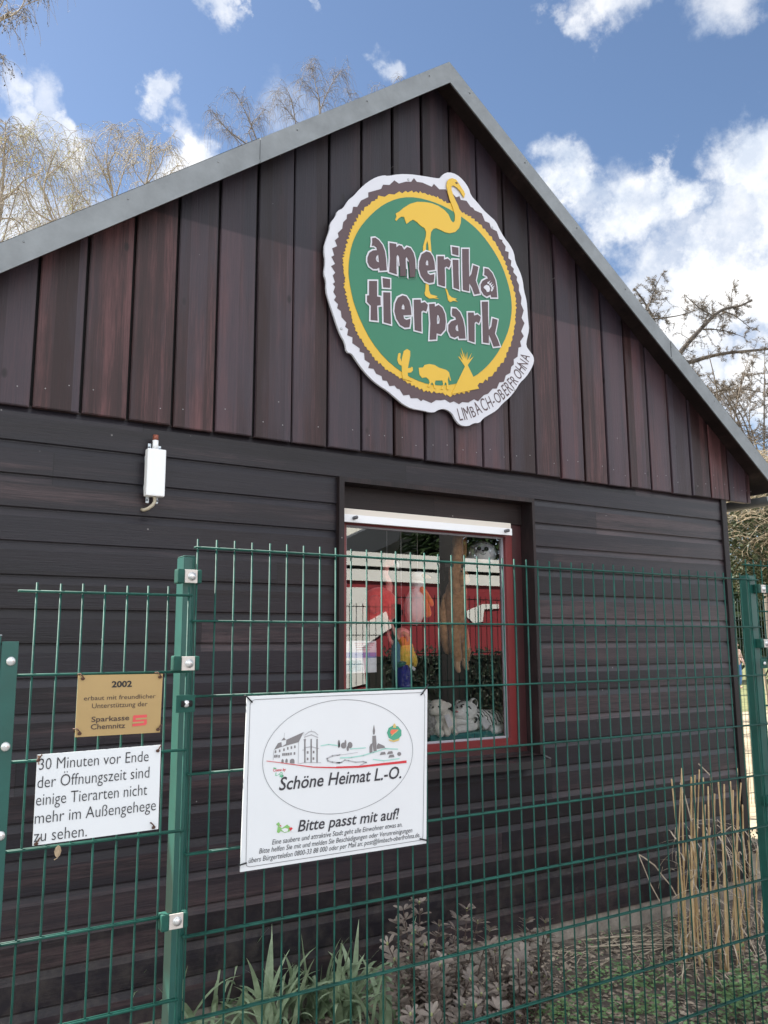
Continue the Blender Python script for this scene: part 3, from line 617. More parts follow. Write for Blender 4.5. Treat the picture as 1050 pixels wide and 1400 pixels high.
# ------------------------------------------------------------------ mesh fences
M_GREEN = mat('green powder coat', (.008, .066, .049), rough=.6, spec=.3, var=.4, scale=9, bump=.08, bscale=60)
M_GREEN2 = mat('light green post coat', (.009, .078, .062), rough=.38, spec=.5, var=.14, scale=9)
M_GALV = mat('galvanised clamp', (.56, .52, .47), rough=.45, metal=.15, var=.1, scale=30); M_BOLT = mat('steel bolt', (.62, .62, .60), rough=.25, metal=.6)
def grid(xs, zs, Y, x0, x1, ztop, zbot, rv=.00265, rh=.003):
    mb = MB()
    for x in xs:
        j = [random.uniform(-.0011, .0011) for _ in range(3)]; mb.tube([(x+j[0], Y, zbot), (x+j[1], Y, (zbot+ztop)/2), (x+j[2], Y, ztop+random.uniform(-.0015, .0015))], rv, 8)
    for z in zs:
        for s in (-1, 1): mb.tube([(x0, Y+s*(rv+rh-.0006), z), (x1, Y+s*(rv+rh-.0006), z)], rh, 8)
    return mb
def bolt(mb, x, y, z, r, d=None):
    "dome head facing the camera side"
    return mb.ell((x, y, z), (r, r*.62, r), 14, 8)
Z1 = CAM_Z+.265; YF = 2.193; XP0 = .7467
zs = [Z1-.2*i for i in range(10)]
fx1 = at(1035, 790, YF).x
pan = thing('mesh_fence_panel', (XP0, YF, .1), 'tall green wire mesh panel in front of the shop window, carrying the large white sign', 'fence')
grid([XP0+.05366*i for i in range(0, 47)], zs, YF, XP0-.008, fx1, Z1+.024, .085).build('wire_mesh', M_GREEN, pan)
# left panel, a little lower and nearer
YL = 2.150
lz = [at(250, y, YL).z for y in (814, 918, 1024, 1132, 1248, 1364)]; step = (lz[0]-lz[5])/5; lz = [lz[0]-step*i for i in range(9)]
lx = [at(x, y, YL).x for x, y in ((50.5, 809), (82, 810), (113.6, 811), (143.8, 812), (173.5, 812.6), (202.5, 813), (231, 813.6), (258, 814.4))]
dl = (lx[-1]-lx[0])/7; lx = [lx[0]+dl*i for i in range(-3, 8)]
pan2 = thing('mesh_fence_panel', (lx[0], YL, .05), 'lower green wire mesh panel at the left, carrying the gold plaque and the white notice', 'fence')
mb = grid([x for x in lx if x > at(30, 900, YL).x], lz[:1], YL, at(25, 808, YL).x, at(262, 814, YL).x, lz[0]+.022, .03)
for x in lx[:3]: mb.tube([(x, YL, .03), (x, YL, at(5, 880, YL).z-.03)], .00265, 8)
for z in lz[1:]:
    for s in (-1, 1): mb.tube([(lx[0]-.02, YL+s*.005, z), (at(261, 814, YL).x, YL+s*.005, z)], .003, 8)
mb.build('wire_mesh', M_GREEN, pan2)

def post(px_l, px_r, py_top, Y, depth, label, sideways=False):
    a, b = at(px_l, py_top, Y), at(px_r, py_top, Y)
    t = thing('fence_post', ((a.x+b.x)/2, Y+depth/2, 0), label, 'post')
    tb = MB().box(a.x, b.x, Y, Y+depth, -.05, a.z-.004, .0025).build('tube', M_GREEN2, t)
    MB().box(a.x+.0015, b.x-.0015, Y+.0015, Y+depth-.0015, a.z-.003, a.z, .0012).build('cap', mat('post cap', (.035, .10, .085), rough=.5), t)
    return t, a, b
def clamp(t, px, py, Y, w=.036, h=.036):
    q = at(px, py, Y); x, z = q.x, q.z
    c = MB().box(x-w*.52, x+w*.46, Y-.004, Y, z-h/2, z+h/2, .0015).build('clamp', M_GALV, t)
    s = MB(); sx = x-w*.52
    s.box(sx-.020, sx-.0005, Y-.006, Y+.028, z-h*.55, z+h*.55, .004); s.box(x+w*.46+.0005, x+w*.46+.012, Y-.006, Y+.018, z-h*.52, z+h*.52, .004)
    s.each('clamp_saddle', M_GREEN, c)
    bolt(MB(), x+.001, Y-.005, z, .0088).tube([(x+.001, Y-.002, z), (x+.001, Y-.006, z)], .0115, 14).build('bolt', M_BOLT, c)
    return c
pm, pa, pb = post(251.5, 268.5, 759, 2.206, .058, 'green post between the two mesh panels, its left side lit by the sun')
# ribs rolled into the front of the post
rb = MB(); rb.box(pa.x+.026, pa.x+.0285, 2.2035, 2.2065, 0, pa.z-.01).build('rib', M_GREEN2, pm)
for q in ((261.5, 788), (257.5, 907), (241, 1259)): clamp(pm, *q, 2.176 if q[1] < 800 else 2.133)
q = at(254, 962, 2.135); sp = MB().box(q.x-.026, q.x+.024, 2.133, 2.136, q.z-.022, q.z+.022, .001).build('slotted_plate', M_GREEN, pm)
MB().tube([(q.x-.013, 2.1325, q.z), (q.x+.015, 2.1325, q.z)], .008, 8).build('slot', M_BACK, sp); bolt(MB(), q.x, 2.130, q.z, .0095).build('bolt', M_BOLT, sp)
# right post
pr, ra, rb_ = post(1020, 1032.5, 786, 2.208, .036, 'green post at the right edge, past the corner of the shop')
MB().box(ra.x+.016, ra.x+.0185, 2.2055, 2.2085, 0, ra.z-.01).build('rib', M_GREEN2, pr)
for q in ((1043, 805), (1047, 879.5), (1056, 1095)): clamp(pr, *q, 2.186, .034, .034)
q = at(1044, 907, 2.18); sp = MB().box(q.x-.022, q.x+.022, 2.178, 2.181, q.z-.02, q.z+.02, .001).build('slotted_plate', M_GREEN, pr); bolt(MB(), q.x, 2.175, q.z, .008).build('bolt', M_BOLT, sp)
# panel beyond the right post
zz = at(1036, 773, 2.23).z
pan3 = thing('mesh_fence_panel', (fx1+.01, 2.235, .05), 'green wire mesh panel running on beyond the right post, mostly out of frame', 'fence')
grid([fx1-.012+.05366*i for i in range(0, 30)], [zz-.2*i for i in range(10)], 2.235, fx1-.03, fx1+1.62, zz+.024, .05).build('wire_mesh', M_GREEN, pan3)
# post at the far left, with its bolted cover strip
a, b = at(3, 877, 2.128), at(27.5, 877, 2.128)
pl = thing('fence_post', (a.x-.02, 2.17, 0), 'dark green post at the left edge with a bolted flat cover strip', 'post')
MB().box(a.x-.045, a.x-.001, 2.135, 2.20, -.05, a.z+.012, .002).build('tube', M_GREEN2, pl)
MB().box(a.x-.046, a.x, 2.134, 2.201, a.z+.0125, a.z+.016, .001).build('cap', mat('grey cap', (.2, .23, .24), rough=.5), pl)
cs = MB().box(a.x, b.x-.002, 2.128, 2.133, .02, a.z, .0012).build('cover_strip', M_GREEN2, pl)
for px, py in ((15, 904), (7.5, 1021), (0.5, 1143)):
    q = at(px, py, 2.125); bolt(MB(), q.x, 2.126, q.z, .0108).build('bolt', M_BOLT, cs)

# ------------------------------------------------------------------ signs tied to the mesh
M_INK = mat('dark grey print', (.035, .035, .042), rough=.5); M_PLATE = mat('white aluminium sign', (.69, .715, .72), rough=.33, var=.02, scale=3)
M_GREY = mat('grey print', (.20, .19, .19), rough=.5); M_LGREY = mat('pale grey print', (.42, .42, .43), rough=.5); M_PRED = mat('red print', (.58, .035, .045), rough=.45); M_MINT = mat('mint print', (.33, .62, .53), rough=.5)
def quadplate(corn, Y, thick, name, m, parent):
    P = [at(*c, Y) for c in corn]       # TL TR BR BL
    return MB().plate([[(p.x, p.z) for p in (P[3], P[2], P[1], P[0])]], Y, thick).build(name, m, parent)
YB1 = 2.168
c0 = [(337.7, 952), (584.3, 942.3), (582.9, 1152.9), (328.5, 1192.3)]
bp = at(455, 1172, YB1)
bs = thing('white_sign', (bp.x, YB1, bp.z), 'large white sign with a town skyline in an oval, tied to the tall mesh panel', 'sign')
quadplate(c0, YB1, .004, 'plate', M_PLATE, bs)
def T(p, s=1/3.5, o=(310, 920)): return (o[0]+p[0]*s, o[1]+p[1]*s)
def line(mb, pts, w, Y, closed=False):
    "a printed line of width w (m) along photo px pts"
    q = [Vector(P2(*p, Y)) for p in pts]; n = len(q)
    for i in range(n if closed else n-1):
        a, b = q[i], q[(i+1) % n]; t = (b-a); 
        if t.length < 1e-6: continue
        t.normalize(); nn = Vector((-t.y, t.x))*w/2; e = t*w*.3
        mb.quad(*[(p.x, Y, p.y) for p in (a-e-nn, b+e-nn, b+e+nn, a-e+nn)])
    return mb
Yp = YB1-.0012
def fill(mb, pts, Y): q = [P2(*p, Y) for p in pts]; return mb.plate([q], Y, .0006)
fr = [T(p) for p in [(112,150),(118,135),(135,128),(540,108),(930,94),(944,100),(948,115),(944,450),(939,780),(935,795),(925,801),(500,868),(110,928),(97,925),(92,912),(100,520)]]
# thin rounded border
mb = MB(); line(mb, fr, .0014, Yp, True)
el = [P2(*T(p), Yp) for p in [(172,430),(890,350),(580,127),(505,677)]]
ecx = (el[0][0]+el[1][0])/2; ecz = (el[2][1]+el[3][1])/2; ea = (el[1][0]-el[0][0])/2; eb = (el[2][1]-el[3][1])/2
for i in range(96):
    a0, a1 = 2*math.pi*i/96, 2*math.pi*(i+1)/96
    p, q = Vector((ecx+ea*math.cos(a0), ecz+eb*math.sin(a0))), Vector((ecx+ea*math.cos(a1), ecz+eb*math.sin(a1))); t = (q-p).normalized(); n = Vector((-t.y, t.x))*.0006
    mb.quad(*[(v.x, Yp, v.y) for v in (p-n, q-n, q+n, p+n)])
mb.build('border', mat('border print', (.16, .16, .17), rough=.5), bs)
for ln in (('Schöne Heimat L.-O.', T((250,562)), T((835,503)), 16.6, .012),
           ('Bitte passt mit auf!', T((340,760)), T((826,697)), 14.6, .012),
           ('Eine saubere und attraktive Stadt geht alle Einwohner etwas an.', T((217,822)), T((840,735)), 6.6, 0),
           ('Bitte helfen Sie mit und melden Sie Beschädigungen oder Verunreinigungen', T((155,865)), T((888,762)), 6.6, 0),
           ('übers Bürgertelefon 0800-33 88 000 oder per Mail an: post@limbach-oberfrohna.de.', T((105,910)), T((925,785)), 6.6, 0)):
    text(MB0 := MB(), *ln[:4], Yp, bold=ln[4], shear=.22); MB0.build('lettering', M_INK, bs)
# skyline drawing
mb = MB(); G1 = (355, 980, .10476); G2 = (460, 970, .10476)
def g1(*p): return [(G1[0]+x*G1[2], G1[1]+y*G1[2]) for x, y in p]
def g2(*p): return [(G2[0]+x*G2[2], G2[1]+y*G2[2]) for x, y in p]
for poly in (g1((190,430),(240,345),(285,330),(290,390)), g1((345,355),(350,300),(575,200),(510,330),(280,395)), g1((285,310),(318,270),(342,300)), g1((1025,390),(1037,310),(1050,390))): fill(mb, poly, Yp)
for x, y, s in ((300,585,1),(352,580,1)): fill(mb, g1((x-14,y+18),(x-14,y-20),(x,y-36),(x+14,y-20),(x+14,y+18)), Yp)
fill(mb, g1((395,605),(397,565),(420,547),(445,550),(455,570),(455,610)), Yp)
for x, y in ((208,455),(262,445),(318,430),(368,412),(415,402),(460,392),(200,515),(225,512),(255,515),(305,492),(330,490),(355,488),(380,486),(410,482),(455,478)): fill(mb, g1((x-9,y-16),(x+9,y-18),(x+9,y+16),(x-9,y+18)), Yp-.0001)
for x0 in (583,665,742): fill(mb, g1((x0,290),(x0+16,288),(x0+16,595),(x0,600)), Yp)
for x, y in ((628,465),(705,460),(627,550),(703,545)): fill(mb, g1((x-10,y-16),(x+10,y-16),(x+10,y+16),(x-10,y+16)), Yp)
mb.build('castle_drawing', M_GREY, bs); mb = MB()
# church, houses, trees
fill(mb, g2((490,200),(505,280),(498,325),(480,325),(475,280)), Yp); fill(mb, g2((470,345),(515,340),(522,440),(525,545),(488,548),(470,440)), Yp-.0001)
fill(mb, g2((530,470),(545,440),(625,475),(635,500),(530,515)), Yp); fill(mb, g2((432,490),(445,455),(468,440),(470,560),(435,570)), Yp-.0002)
mb.build('church_drawing', M_GREY, bs); mb = MB()
for c in ((33,450,14,55),(95,470,36,40),(118,440,12,45),(178,465,32,42),(148,510,14,34)):
    fill(mb, g2(*[(c[0]+c[2]*math.cos(a*math.pi/5), c[1]+c[3]*math.sin(a*math.pi/5)) for a in range(10)]), Yp-.0001*(c[0] % 3))
mb.build('tree_drawing', M_GREY, bs); mb = MB()
for x, y in ((605,580),(700,570),(718,615)): fill(mb, g2((x-40,y+15),(x-22,y-22),(x+28,y-28),(x+40,y+5)), Yp-.0001)
mb.build('houses_drawing', M_GREY, bs)
mb = MB(); fill(mb, g2(*[(820+26*math.cos(a*math.pi/5), 580+26*math.sin(a*math.pi/5)) for a in range(10)]), Yp); mb.build('tree_drawing', M_GREY, bs)
mb = MB()
line(mb, g1((183,440),(178,560)), .0012, Yp); line(mb, g1((508,335),(503,615)), .0016, Yp); line(mb, g1((580,205),(575,240)), .001, Yp); line(mb, g1((320,270),(325,210)), .001, Yp); line(mb, g1((675,195),(675,165)), .001, Yp)
line(mb, g1((585,265),(675,235),(760,270)), .0028, Yp); line(mb, g1((590,240),(640,200),(675,190),(720,200),(762,238)), .0022, Yp); line(mb, g1((580,405),(670,390),(770,415)), .0025, Yp); line(mb, g1((572,300),(605,300)), .002, Yp); line(mb, g1((560,435),(600,430)), .002, Yp); line(mb, g1((520,612),(600,595),(800,600)), .0018, Yp)
mb.build('castle_lines', M_LGREY, bs); mb = MB()
line(mb, g1((1050,495),(950,510),(880,545),(890,575),(950,592),(1050,600)), .004, Yp); line(mb, g2((0,700),(70,690),(110,660),(160,668),(250,688),(350,680),(390,690),(300,735)), .0035, Yp); line(mb, g2((0,600),(150,580),(280,560)), .0012, Yp)
mb.build('road_lines', M_LGREY, bs)
mb = MB(); line(mb, g1((800,378),(900,360),(1020,375)), .0028, Yp); line(mb, g2((180,515),(380,500)), .0026, Yp); line(mb, g2((50,632),(200,625),(350,600),(480,560),(640,510),(800,518)), .0032, Yp); line(mb, g2((480,650),(620,670),(820,640)), .0028, Yp)
mb.each('hill_line', M_MINT, bs)
mb = MB(); up_ = g1((90,573),(250,592),(500,625),(700,650),(1000,655))+g2((0,745),(300,735),(600,700),(915,665)); lo_ = g2((915,697),(600,728),(300,760),(0,768))+g1((1000,672),(700,664),(500,635),(250,600),(90,580))
n = len(up_); low = list(reversed(lo_))
for i in range(n-1): fill(mb, [up_[i], low[i], low[i+1], up_[i+1]], Yp-.0004)
mb.build('red_sweep', M_PRED, bs)
em = MB(); fill(em, g2(*[(757+90*math.cos(a*math.pi/9)*(1+.08*(a % 2)), 305+92*math.sin(a*math.pi/9)*(1+.08*(a % 2))) for a in range(18)]), Yp); em = em.build('crest', mat('crest green', (.07, .33, .21), rough=.5), bs)
mb = MB(); fill(mb, g2((740,240),(742,200),(760,180),(775,205),(778,240)), Yp-.0008); fill(mb, g2((680,388),(745,405),(825,375),(815,405),(750,425),(690,408)), Yp-.0008); line(mb, g2((715,345),(808,265)), .002, Yp-.0009); mb.build('crest_gold', mat('crest gold', (.62, .45, .16), rough=.5), em)
mb = MB(); fill(mb, g2((702,290),(720,262),(800,262),(790,290),(735,330),(712,320)), Yp-.0007); mb.build('crest_shield', mat('crest red', (.75, .16, .09), rough=.5), em)
mb = MB(); text(mb, 'Come by', T((222,472)), T((284,468)), 3.6, Yp, bold=.02, shear=.2); mb.build('small_lettering', M_PRED, bs)
mb = MB(); text(mb, 'L.-O.', T((232,492)), T((270,489)), 4.2, Yp, bold=.02, shear=.2); line(mb, [T((225,455)), T((236,458))], .003, Yp); line(mb, [T((255,495)), T((270,492)), T((262,500))], .003, Yp); mb.build('small_lettering', mat('leaf green print', (.10, .48, .25), rough=.5), bs)
# small green leaf ornament with a red and white ball
mb = MB(); H3 = (320, 1090, .13333)
def h3(*p): return [(H3[0]+x*H3[2], H3[1]+y*H3[2]) for x, y in p]
fill(mb, h3((440,360),(450,300),(470,300),(490,320),(545,280),(575,305),(570,350),(520,365),(480,345),(460,368)), Yp); fill(mb, h3((432,275),(460,255),(475,285),(455,300)), Yp)
lf = mb.build('leaf_ornament', mat('pale leaf print', (.22, .46, .14), rough=.5), bs)
mb = MB(); fill(mb, h3((485,330),(525,315),(555,325),(550,350),(515,358)), Yp-.0006); fill(mb, h3((580,335),(600,318),(622,325),(620,350),(598,358)), Yp-.0006); mb.build('pale_patch', M_PLATE, lf)
mb = MB(); fill(mb, h3((562,315),(590,308),(603,322),(578,345)), Yp-.0008); fill(mb, h3((466,292),(482,285),(484,302)), Yp-.0008); mb.each('red_patch', M_PRED, lf)
tie = MB()
for a_, b_ in (((336, 951), (345, 960)), ((576, 950), (586, 936)), ((575, 1147), (584, 1149)), ((327, 1183), (337, 1180))):
    p, q = at(*a_, YB1-.004), at(*b_, YB1-.004); tie.tube([(p.x, YB1+.006, p.z), p, q, (q.x, YB1+.008, q.z)], .0022, 6)
tie.each('cable_tie', mat('black tie', (.01, .01, .011), rough=.4), bs)

# gold plaque
YB2 = 2.132
cg = [(107, 923.3), (222.7, 921.3), (218.7, 1001.3), (102.7, 1008)]
p = at(160, 1004, YB2); gp = thing('gold_plaque', (p.x, YB2, p.z), 'small gold coloured plaque dated 2002, wired to the left mesh panel above the white notice', 'sign')
quadplate(cg, YB2, .003, 'plate', mat('gold anodised', (.40, .275, .115), rough=.42, metal=.25, var=.06, scale=4), gp)
Yp2 = YB2-.0012; H5 = lambda x, y: (90+x*.13333, 910+y*.13333)
mb = MB(); text(mb, '2002', H5(470,222), H5(677,215), 7.8, Yp2, bold=.03); mb.build('lettering', mat('black print', (.012, .01, .01), rough=.5), gp)
for ln in (('erbaut mit freundlicher', H5(185,358), H5(920,333), 5.9, .0), ('Unterstützung der', H5(268,438), H5(838,414), 6.4, .0), ('Sparkasse', H5(262,578), H5(650,558), 6.8, .012), ('Chemnitz', H5(255,655), H5(608,638), 6.8, .012)):
    text(MB0 := MB(), *ln[:4], Yp2, bold=ln[4]); MB0.build('lettering', mat('brown print', (.06, .035, .025), rough=.5), gp)
lg = MB(); fill(lg, [H5(690,520), H5(700,510), H5(832,502), H5(830,595), H5(818,610), H5(683,625)], Yp2); lg = lg.build('emblem', mat('coral print', (.62, .075, .075), rough=.5), gp)
mb = MB(); line(mb, [H5(722,548), H5(830,540)], .0042, Yp2-.0006); line(mb, [H5(685,588), H5(796,579)], .0042, Yp2-.0006); mb.build('emblem_slot', MATS['gold anodised'], lg)
def wire_tie(parent, pts, Y):
    t = MB()
    for (x, y), d in pts:
        q = at(x, y, Y); t.tube([(q.x+d*.004, Y-.003, q.z-.003), (q.x+d*.002, Y-.008, q.z+.003), (q.x-d*.004, Y-.004, q.z+.010), (q.x-d*.008, Y+.016, q.z+.008), (q.x-d*.002, Y+.02, q.z-.002)], .0016, 6)
        t.ell((q.x+d*.003, Y-.003, q.z-.002), (.005, .003, .004), 8, 6)
    t.build('wire_tie', mat('rusty wire', (.085, .04, .025), rough=.8), parent)
wire_tie(gp, [(H5(160,125), 1), (H5(952,108), 1), (H5(125,688), 1), (H5(955,645), -1)], YB2)
# white notice
YB3 = 2.126
cn = [(51, 1032), (220, 1018.4), (216.3, 1133.4), (44.4, 1156.4)]
p = at(130, 1145, YB3); nt_ = thing('white_notice', (p.x, YB3, p.z), 'white notice with five lines of thin black lettering, wired below the gold plaque', 'sign')
quadplate(cn, YB3, .003, 'plate', M_PLATE, nt_)
Yp3 = YB3-.0012; Z4 = lambda x, y: (x*.3285, 720+y*.32857)
for tx, l, r, h in (('30 Minuten vor Ende', (162,1013), (618,976), 15), ('der Öffnungszeit sind', (155,1089), (621,1044), 15.5), ('einige Tierarten nicht', (149,1162), (612,1116), 15.5), ('mehr im Außengehege', (144,1238), (648,1180), 15.5), ('zu sehen.', (140,1313), (361,1289), 16)):
    text(MB0 := MB(), tx, Z4(*l), Z4(*r), h, Yp3, bold=-.008); MB0.build('lettering', mat('notice print', (.03, .03, .033), rough=.5), nt_)
wire_tie(nt_, [((54, 1038), -1), ((217, 1025), -1), ((208, 1130), 1), ((51, 1152), -1)], YB3)
rs = MB()
for px, py, pw_, ph in ((53, 1036, 4, 7), (53, 1044, 2, 4)):
    fill(rs, [(px-pw_/2, py-ph/2), (px+pw_/2, py-ph/2+1), (px+pw_/3, py+ph/2), (px-pw_/3, py+ph/2-1)], Yp3-.0003)
rs.build('rust_stain', mat('rust stain', (.30, .17, .10), rough=.8), nt_)
# one dead leaf caught on the wire
q = at(79, 1164, YL-.012); lf = MB(); ds = [(0, -.015), (.006, -.009), (.0085, 0), (.006, .009), (.001, .014), (-.005, .009), (-.0075, 0), (-.0055, -.009)]
lf.add([(q.x, q.y-.004, q.z)]+[(q.x+x, q.y+.004*abs(x)/.013, q.z+z) for x, z in ds], [(0, i+1, (i+1) % 8+1) for i in range(8)], True); lf.tube([(q.x, q.y, q.z-.014), (q.x-.006, q.y+.004, q.z-.019)], .001, 5)
tag(lf.build('dead_leaf', mat('dry leaf', (.36, .27, .17), rough=.8, var=.25, scale=90), loc=q), 'single dry tan leaf caught on the left mesh just below the white notice', 'leaf')

# ------------------------------------------------------------------ plush animals in the window
def scale_at(px, py, Y):
    a = at(px, py, Y); return (at(px+1, py, Y).x-a.x), (a.z-at(px, py+1, Y).z)
def plush(name, col, var=.15, sc=60, col2=None): return mat(name, col, rough=.95, spec=.15, var=var, scale=sc, bump=.35, bscale=260, sheen=.4, col2=col2)
def E(mb, px, py, Y, rx, rz, d=None, rot=0.0, jit=.05, seg=22, rings=14):
    "soft ellipsoid: centre and half sizes in photo px at depth Y, d = half depth in m, rot = tilt in the picture"
    sx, sz = scale_at(px, py, Y); c = at(px, py, Y); a, b = rx*sx, rz*sz
    d = d if d is not None else min(a, b)*.9
    from mathutils import Euler
    return mb.ell(c, (a, d, b), seg, rings, Euler((0, R(rot), 0)), jit)
def limb(mb, pts, Y, r, n=12):
    sx = scale_at(*pts[0][:2], Y)[1]; q = [at(p[0], p[1], Y+(p[2] if len(p) > 2 else 0)) for p in pts]
    # densify with a smooth curve
    out = []; rr = []
    rs = r if isinstance(r, (list, tuple)) else [r]*len(q)
    for i in range(len(q)-1):
        p0, p1, p2, p3 = q[max(i-1, 0)], q[i], q[i+1], q[min(i+2, len(q)-1)]
        for k in range(6):
            t = k/6; out.append(.5*((2*p1)+(-p0+p2)*t+(2*p0-5*p1+4*p2-p3)*t*t+(-p0+3*p1-3*p2+p3)*t**3)); rr.append((rs[i]*(1-t)+rs[i+1]*t)*sx)
    out.append(q[-1]); rr.append(rs[-1]*sx)
    # rounded ends
    t0 = (out[0]-out[1]).normalized(); t1 = (out[-1]-out[-2]).normalized()
    out = [out[0]+t0*rr[0]*.9, out[0]+t0*rr[0]*.5]+out+[out[-1]+t1*rr[-1]*.5, out[-1]+t1*rr[-1]*.9]; rr = [rr[0]*.35, rr[0]*.82]+rr+[rr[-1]*.82, rr[-1]*.35]
    rr = [x*(1+random.uniform(-.04, .04)) for x in rr]
    return mb.tube(out, rr, n)
M_EYE = mat('black glass eye', (.01, .01, .01), rough=.1); M_TAG = mat('paper tag', (.72, .72, .74), rough=.6, var=.1, scale=120)
YT = 3.76
def tagcard(parent, corners, Y, m=None): return quadplate(corners, Y, .0015, 'paper_tag', m or M_TAG, parent)
# white tiger lying on the teal box
def tiger_mat():
    m = bpy.data.materials.new('striped plush'); m.use_nodes = True; nt = m.node_tree; b = nt.nodes['Principled BSDF']; N = nt.nodes.new; L = nt.links.new
    tc = N('ShaderNodeTexCoord'); mp = N('ShaderNodeMapping'); L(tc.outputs['Object'], mp.inputs[0]); mp.inputs['Rotation'].default_value = (0, R(25), 0)
    w = N('ShaderNodeTexWave'); w.wave_type = 'BANDS'; w.bands_direction = 'X'; w.inputs['Scale'].default_value = 14; w.inputs['Distortion'].default_value = 5; w.inputs['Detail'].default_value = 2; w.inputs['Detail Scale'].default_value = 2.2; L(mp.outputs[0], w.inputs['Vector'])
    r = N('ShaderNodeValToRGB'); r.color_ramp.elements[0].position = .22; r.color_ramp.elements[0].color = (.022, .022, .024, 1); r.color_ramp.elements[1].position = .34; r.color_ramp.elements[1].color = (.90, .90, .87, 1); L(w.outputs['Fac'], r.inputs[0]); L(r.outputs[0], b.inputs['Base Color'])
    b.inputs['Roughness'].default_value = .95; n = N('ShaderNodeTexNoise'); n.inputs['Scale'].default_value = 240; bp = N('ShaderNodeBump'); bp.inputs['Strength'].default_value = .35; bp.inputs['Distance'].default_value = .01; L(n.outputs['Fac'], bp.inputs['Height']); L(bp.outputs[0], b.inputs['Normal'])
    return m
M_CREAMP = plush('cream plush', (.86, .82, .73), .08); M_WHITEP = plush('white plush', (.90, .90, .87), .05); M_STR = tiger_mat(); M_BLKP = plush('black plush', (.02, .02, .022), .2)
c = at(645, 1003, YT)
tg = thing('plush_tiger', c, 'white plush tiger with black stripes and a paper tag, lying in the window', 'plush toy')
mb = MB(); E(mb, 672, 987, YT+.02, 22, 17, .055, 8); E(mb, 655, 983, YT+.02, 17, 14, .05); mb.build('body', M_STR, tg)
mb = MB(); E(mb, 632, 983, YT, 14, 12, .045); E(mb, 640, 991, YT+.0, 14, 10, .04); mb.build('chest', M_WHITEP, tg)
hd = MB(); E(hd, 636, 972, YT-.02, 15, 14, .052); E(hd, 627, 975, YT-.045, 6.5, 6.5, .03); hd = hd.build('head', M_WHITEP, tg)
mb = MB(); E(mb, 647, 962, YT-.01, 6, 7.5, .02, 30); E(mb, 627, 961, YT+.015, 4, 4, .015); mb.each('ear', M_WHITEP, hd)
mb = MB(); E(mb, 649, 961, YT-.024, 3.6, 5, .010, 30); limb(mb, [(627, 960, -.045), (634, 957.5, -.055), (640, 958, -.055)], YT, 1.1, 6); limb(mb, [(641, 966, -.068), (645, 972, -.066), (641, 978, -.062), (638, 974, -.07)], YT, 1.2, 6); limb(mb, [(647, 980, -.05), (652, 983, -.04), (649, 988, -.045)], YT, 1.3, 6); limb(mb, [(630, 964, -.062), (634, 963, -.066)], YT, .9, 6); mb.each('face_stripe', M_BLKP, hd)
mb = MB(); E(mb, 631, 966, YT-.072, 1.5, 1.6, .006, 0, 0, 10, 8); E(mb, 625, 967, YT-.05, 1.2, 1.6, .006, 0, 0, 10, 8); mb.each('eye', M_EYE, hd)
E(MB(), 624.5, 973, YT-.073, 1.9, 1.5, .008, 0, 0, 10, 8).build('nose', mat('pink nose', (.5, .2, .2), rough=.6), hd)
for pts, r in (([(648, 993, -.045), (636, 996, -.06), (626, 997, -.065)], 5.2), ([(690, 996, -.03), (682, 997, -.045), (674, 998, -.05)], 6.2)): limb(MB(), pts, YT, r).build('leg', M_WHITEP, tg)
limb(MB(), [(690, 988, 0), (693, 990, -.02), (691, 996, -.035)], YT, 3.2).build('tail', M_STR, tg)
tagcard(tg, [(662, 979), (671, 990), (665, 998), (656, 987)], YT-.062)
# cream lamb
YLb = 3.755
lm = thing('plush_lamb', at(602, 1005, YLb), 'cream plush lamb with a paper tag, sitting left of the striped tiger', 'plush toy')
mb = MB(); E(mb, 606, 988, YLb+.02, 17, 19, .06, -8, .1); mb.build('body', M_CREAMP, lm)
hd = MB(); E(hd, 599, 967, YLb-.02, 12, 11, .045, 0, .08); E(hd, 593, 971, YLb-.05, 7, 7, .03, 0, .06); hd = hd.build('head', M_CREAMP, lm)
mb = MB(); E(mb, 611, 964, YLb-.01, 6, 4, .015, 8); E(mb, 586, 966, YLb, 5, 4, .015, -20); mb.each('ear', M_CREAMP, hd)
mb = MB(); E(mb, 600, 966.5, YLb-.066, 1.4, 1.6, .006, 0, 0, 10, 8); E(mb, 592, 967, YLb-.078, 1.2, 1.5, .006, 0, 0, 10, 8); mb.each('eye', M_EYE, hd)
for pts, r in (([(600, 990, -.03), (598, 997, -.045), (602, 1003, -.07)], 5.5), ([(609, 992, -.03), (610, 998, -.045), (611, 1002, -.07)], 5.5), ([(620, 994, 0), (623, 1000, -.03), (622, 1001, -.055)], 4.5)): limb(MB(), pts, YLb, r).build('leg', M_CREAMP, lm)
tagcard(lm, [(607, 978), (614, 976), (619.5, 991), (613, 995)], YLb-.066)
# grey shaggy animal, mostly behind the white sign
gy = thing('plush_wolf', at(587, 1008, 3.76), 'grey shaggy plush animal, partly hidden behind the right edge of the white sign', 'plush toy')
M_GP = plush('grey shaggy plush', (.17, .17, .17), .5, 45, (.42, .41, .40)); mb = MB(); E(mb, 581, 990, 3.76, 13, 19, .06, 0, .14); E(mb, 586, 999, 3.73, 7, 11, .03, 0, .14); mb.build('body', M_GP, gy)
hd = MB(); E(hd, 580, 970, 3.745, 11, 11, .045, 0, .14); hd = hd.build('head', M_GP, gy); E(MB(), 586, 963, 3.75, 4, 6, .012, 15).build('ear', M_GP, hd)
limb(MB(), [(588, 996, 0), (592, 1003, -.02), (593, 1007, -.04)], 3.76, 4.5).build('leg', M_CREAMP, gy)
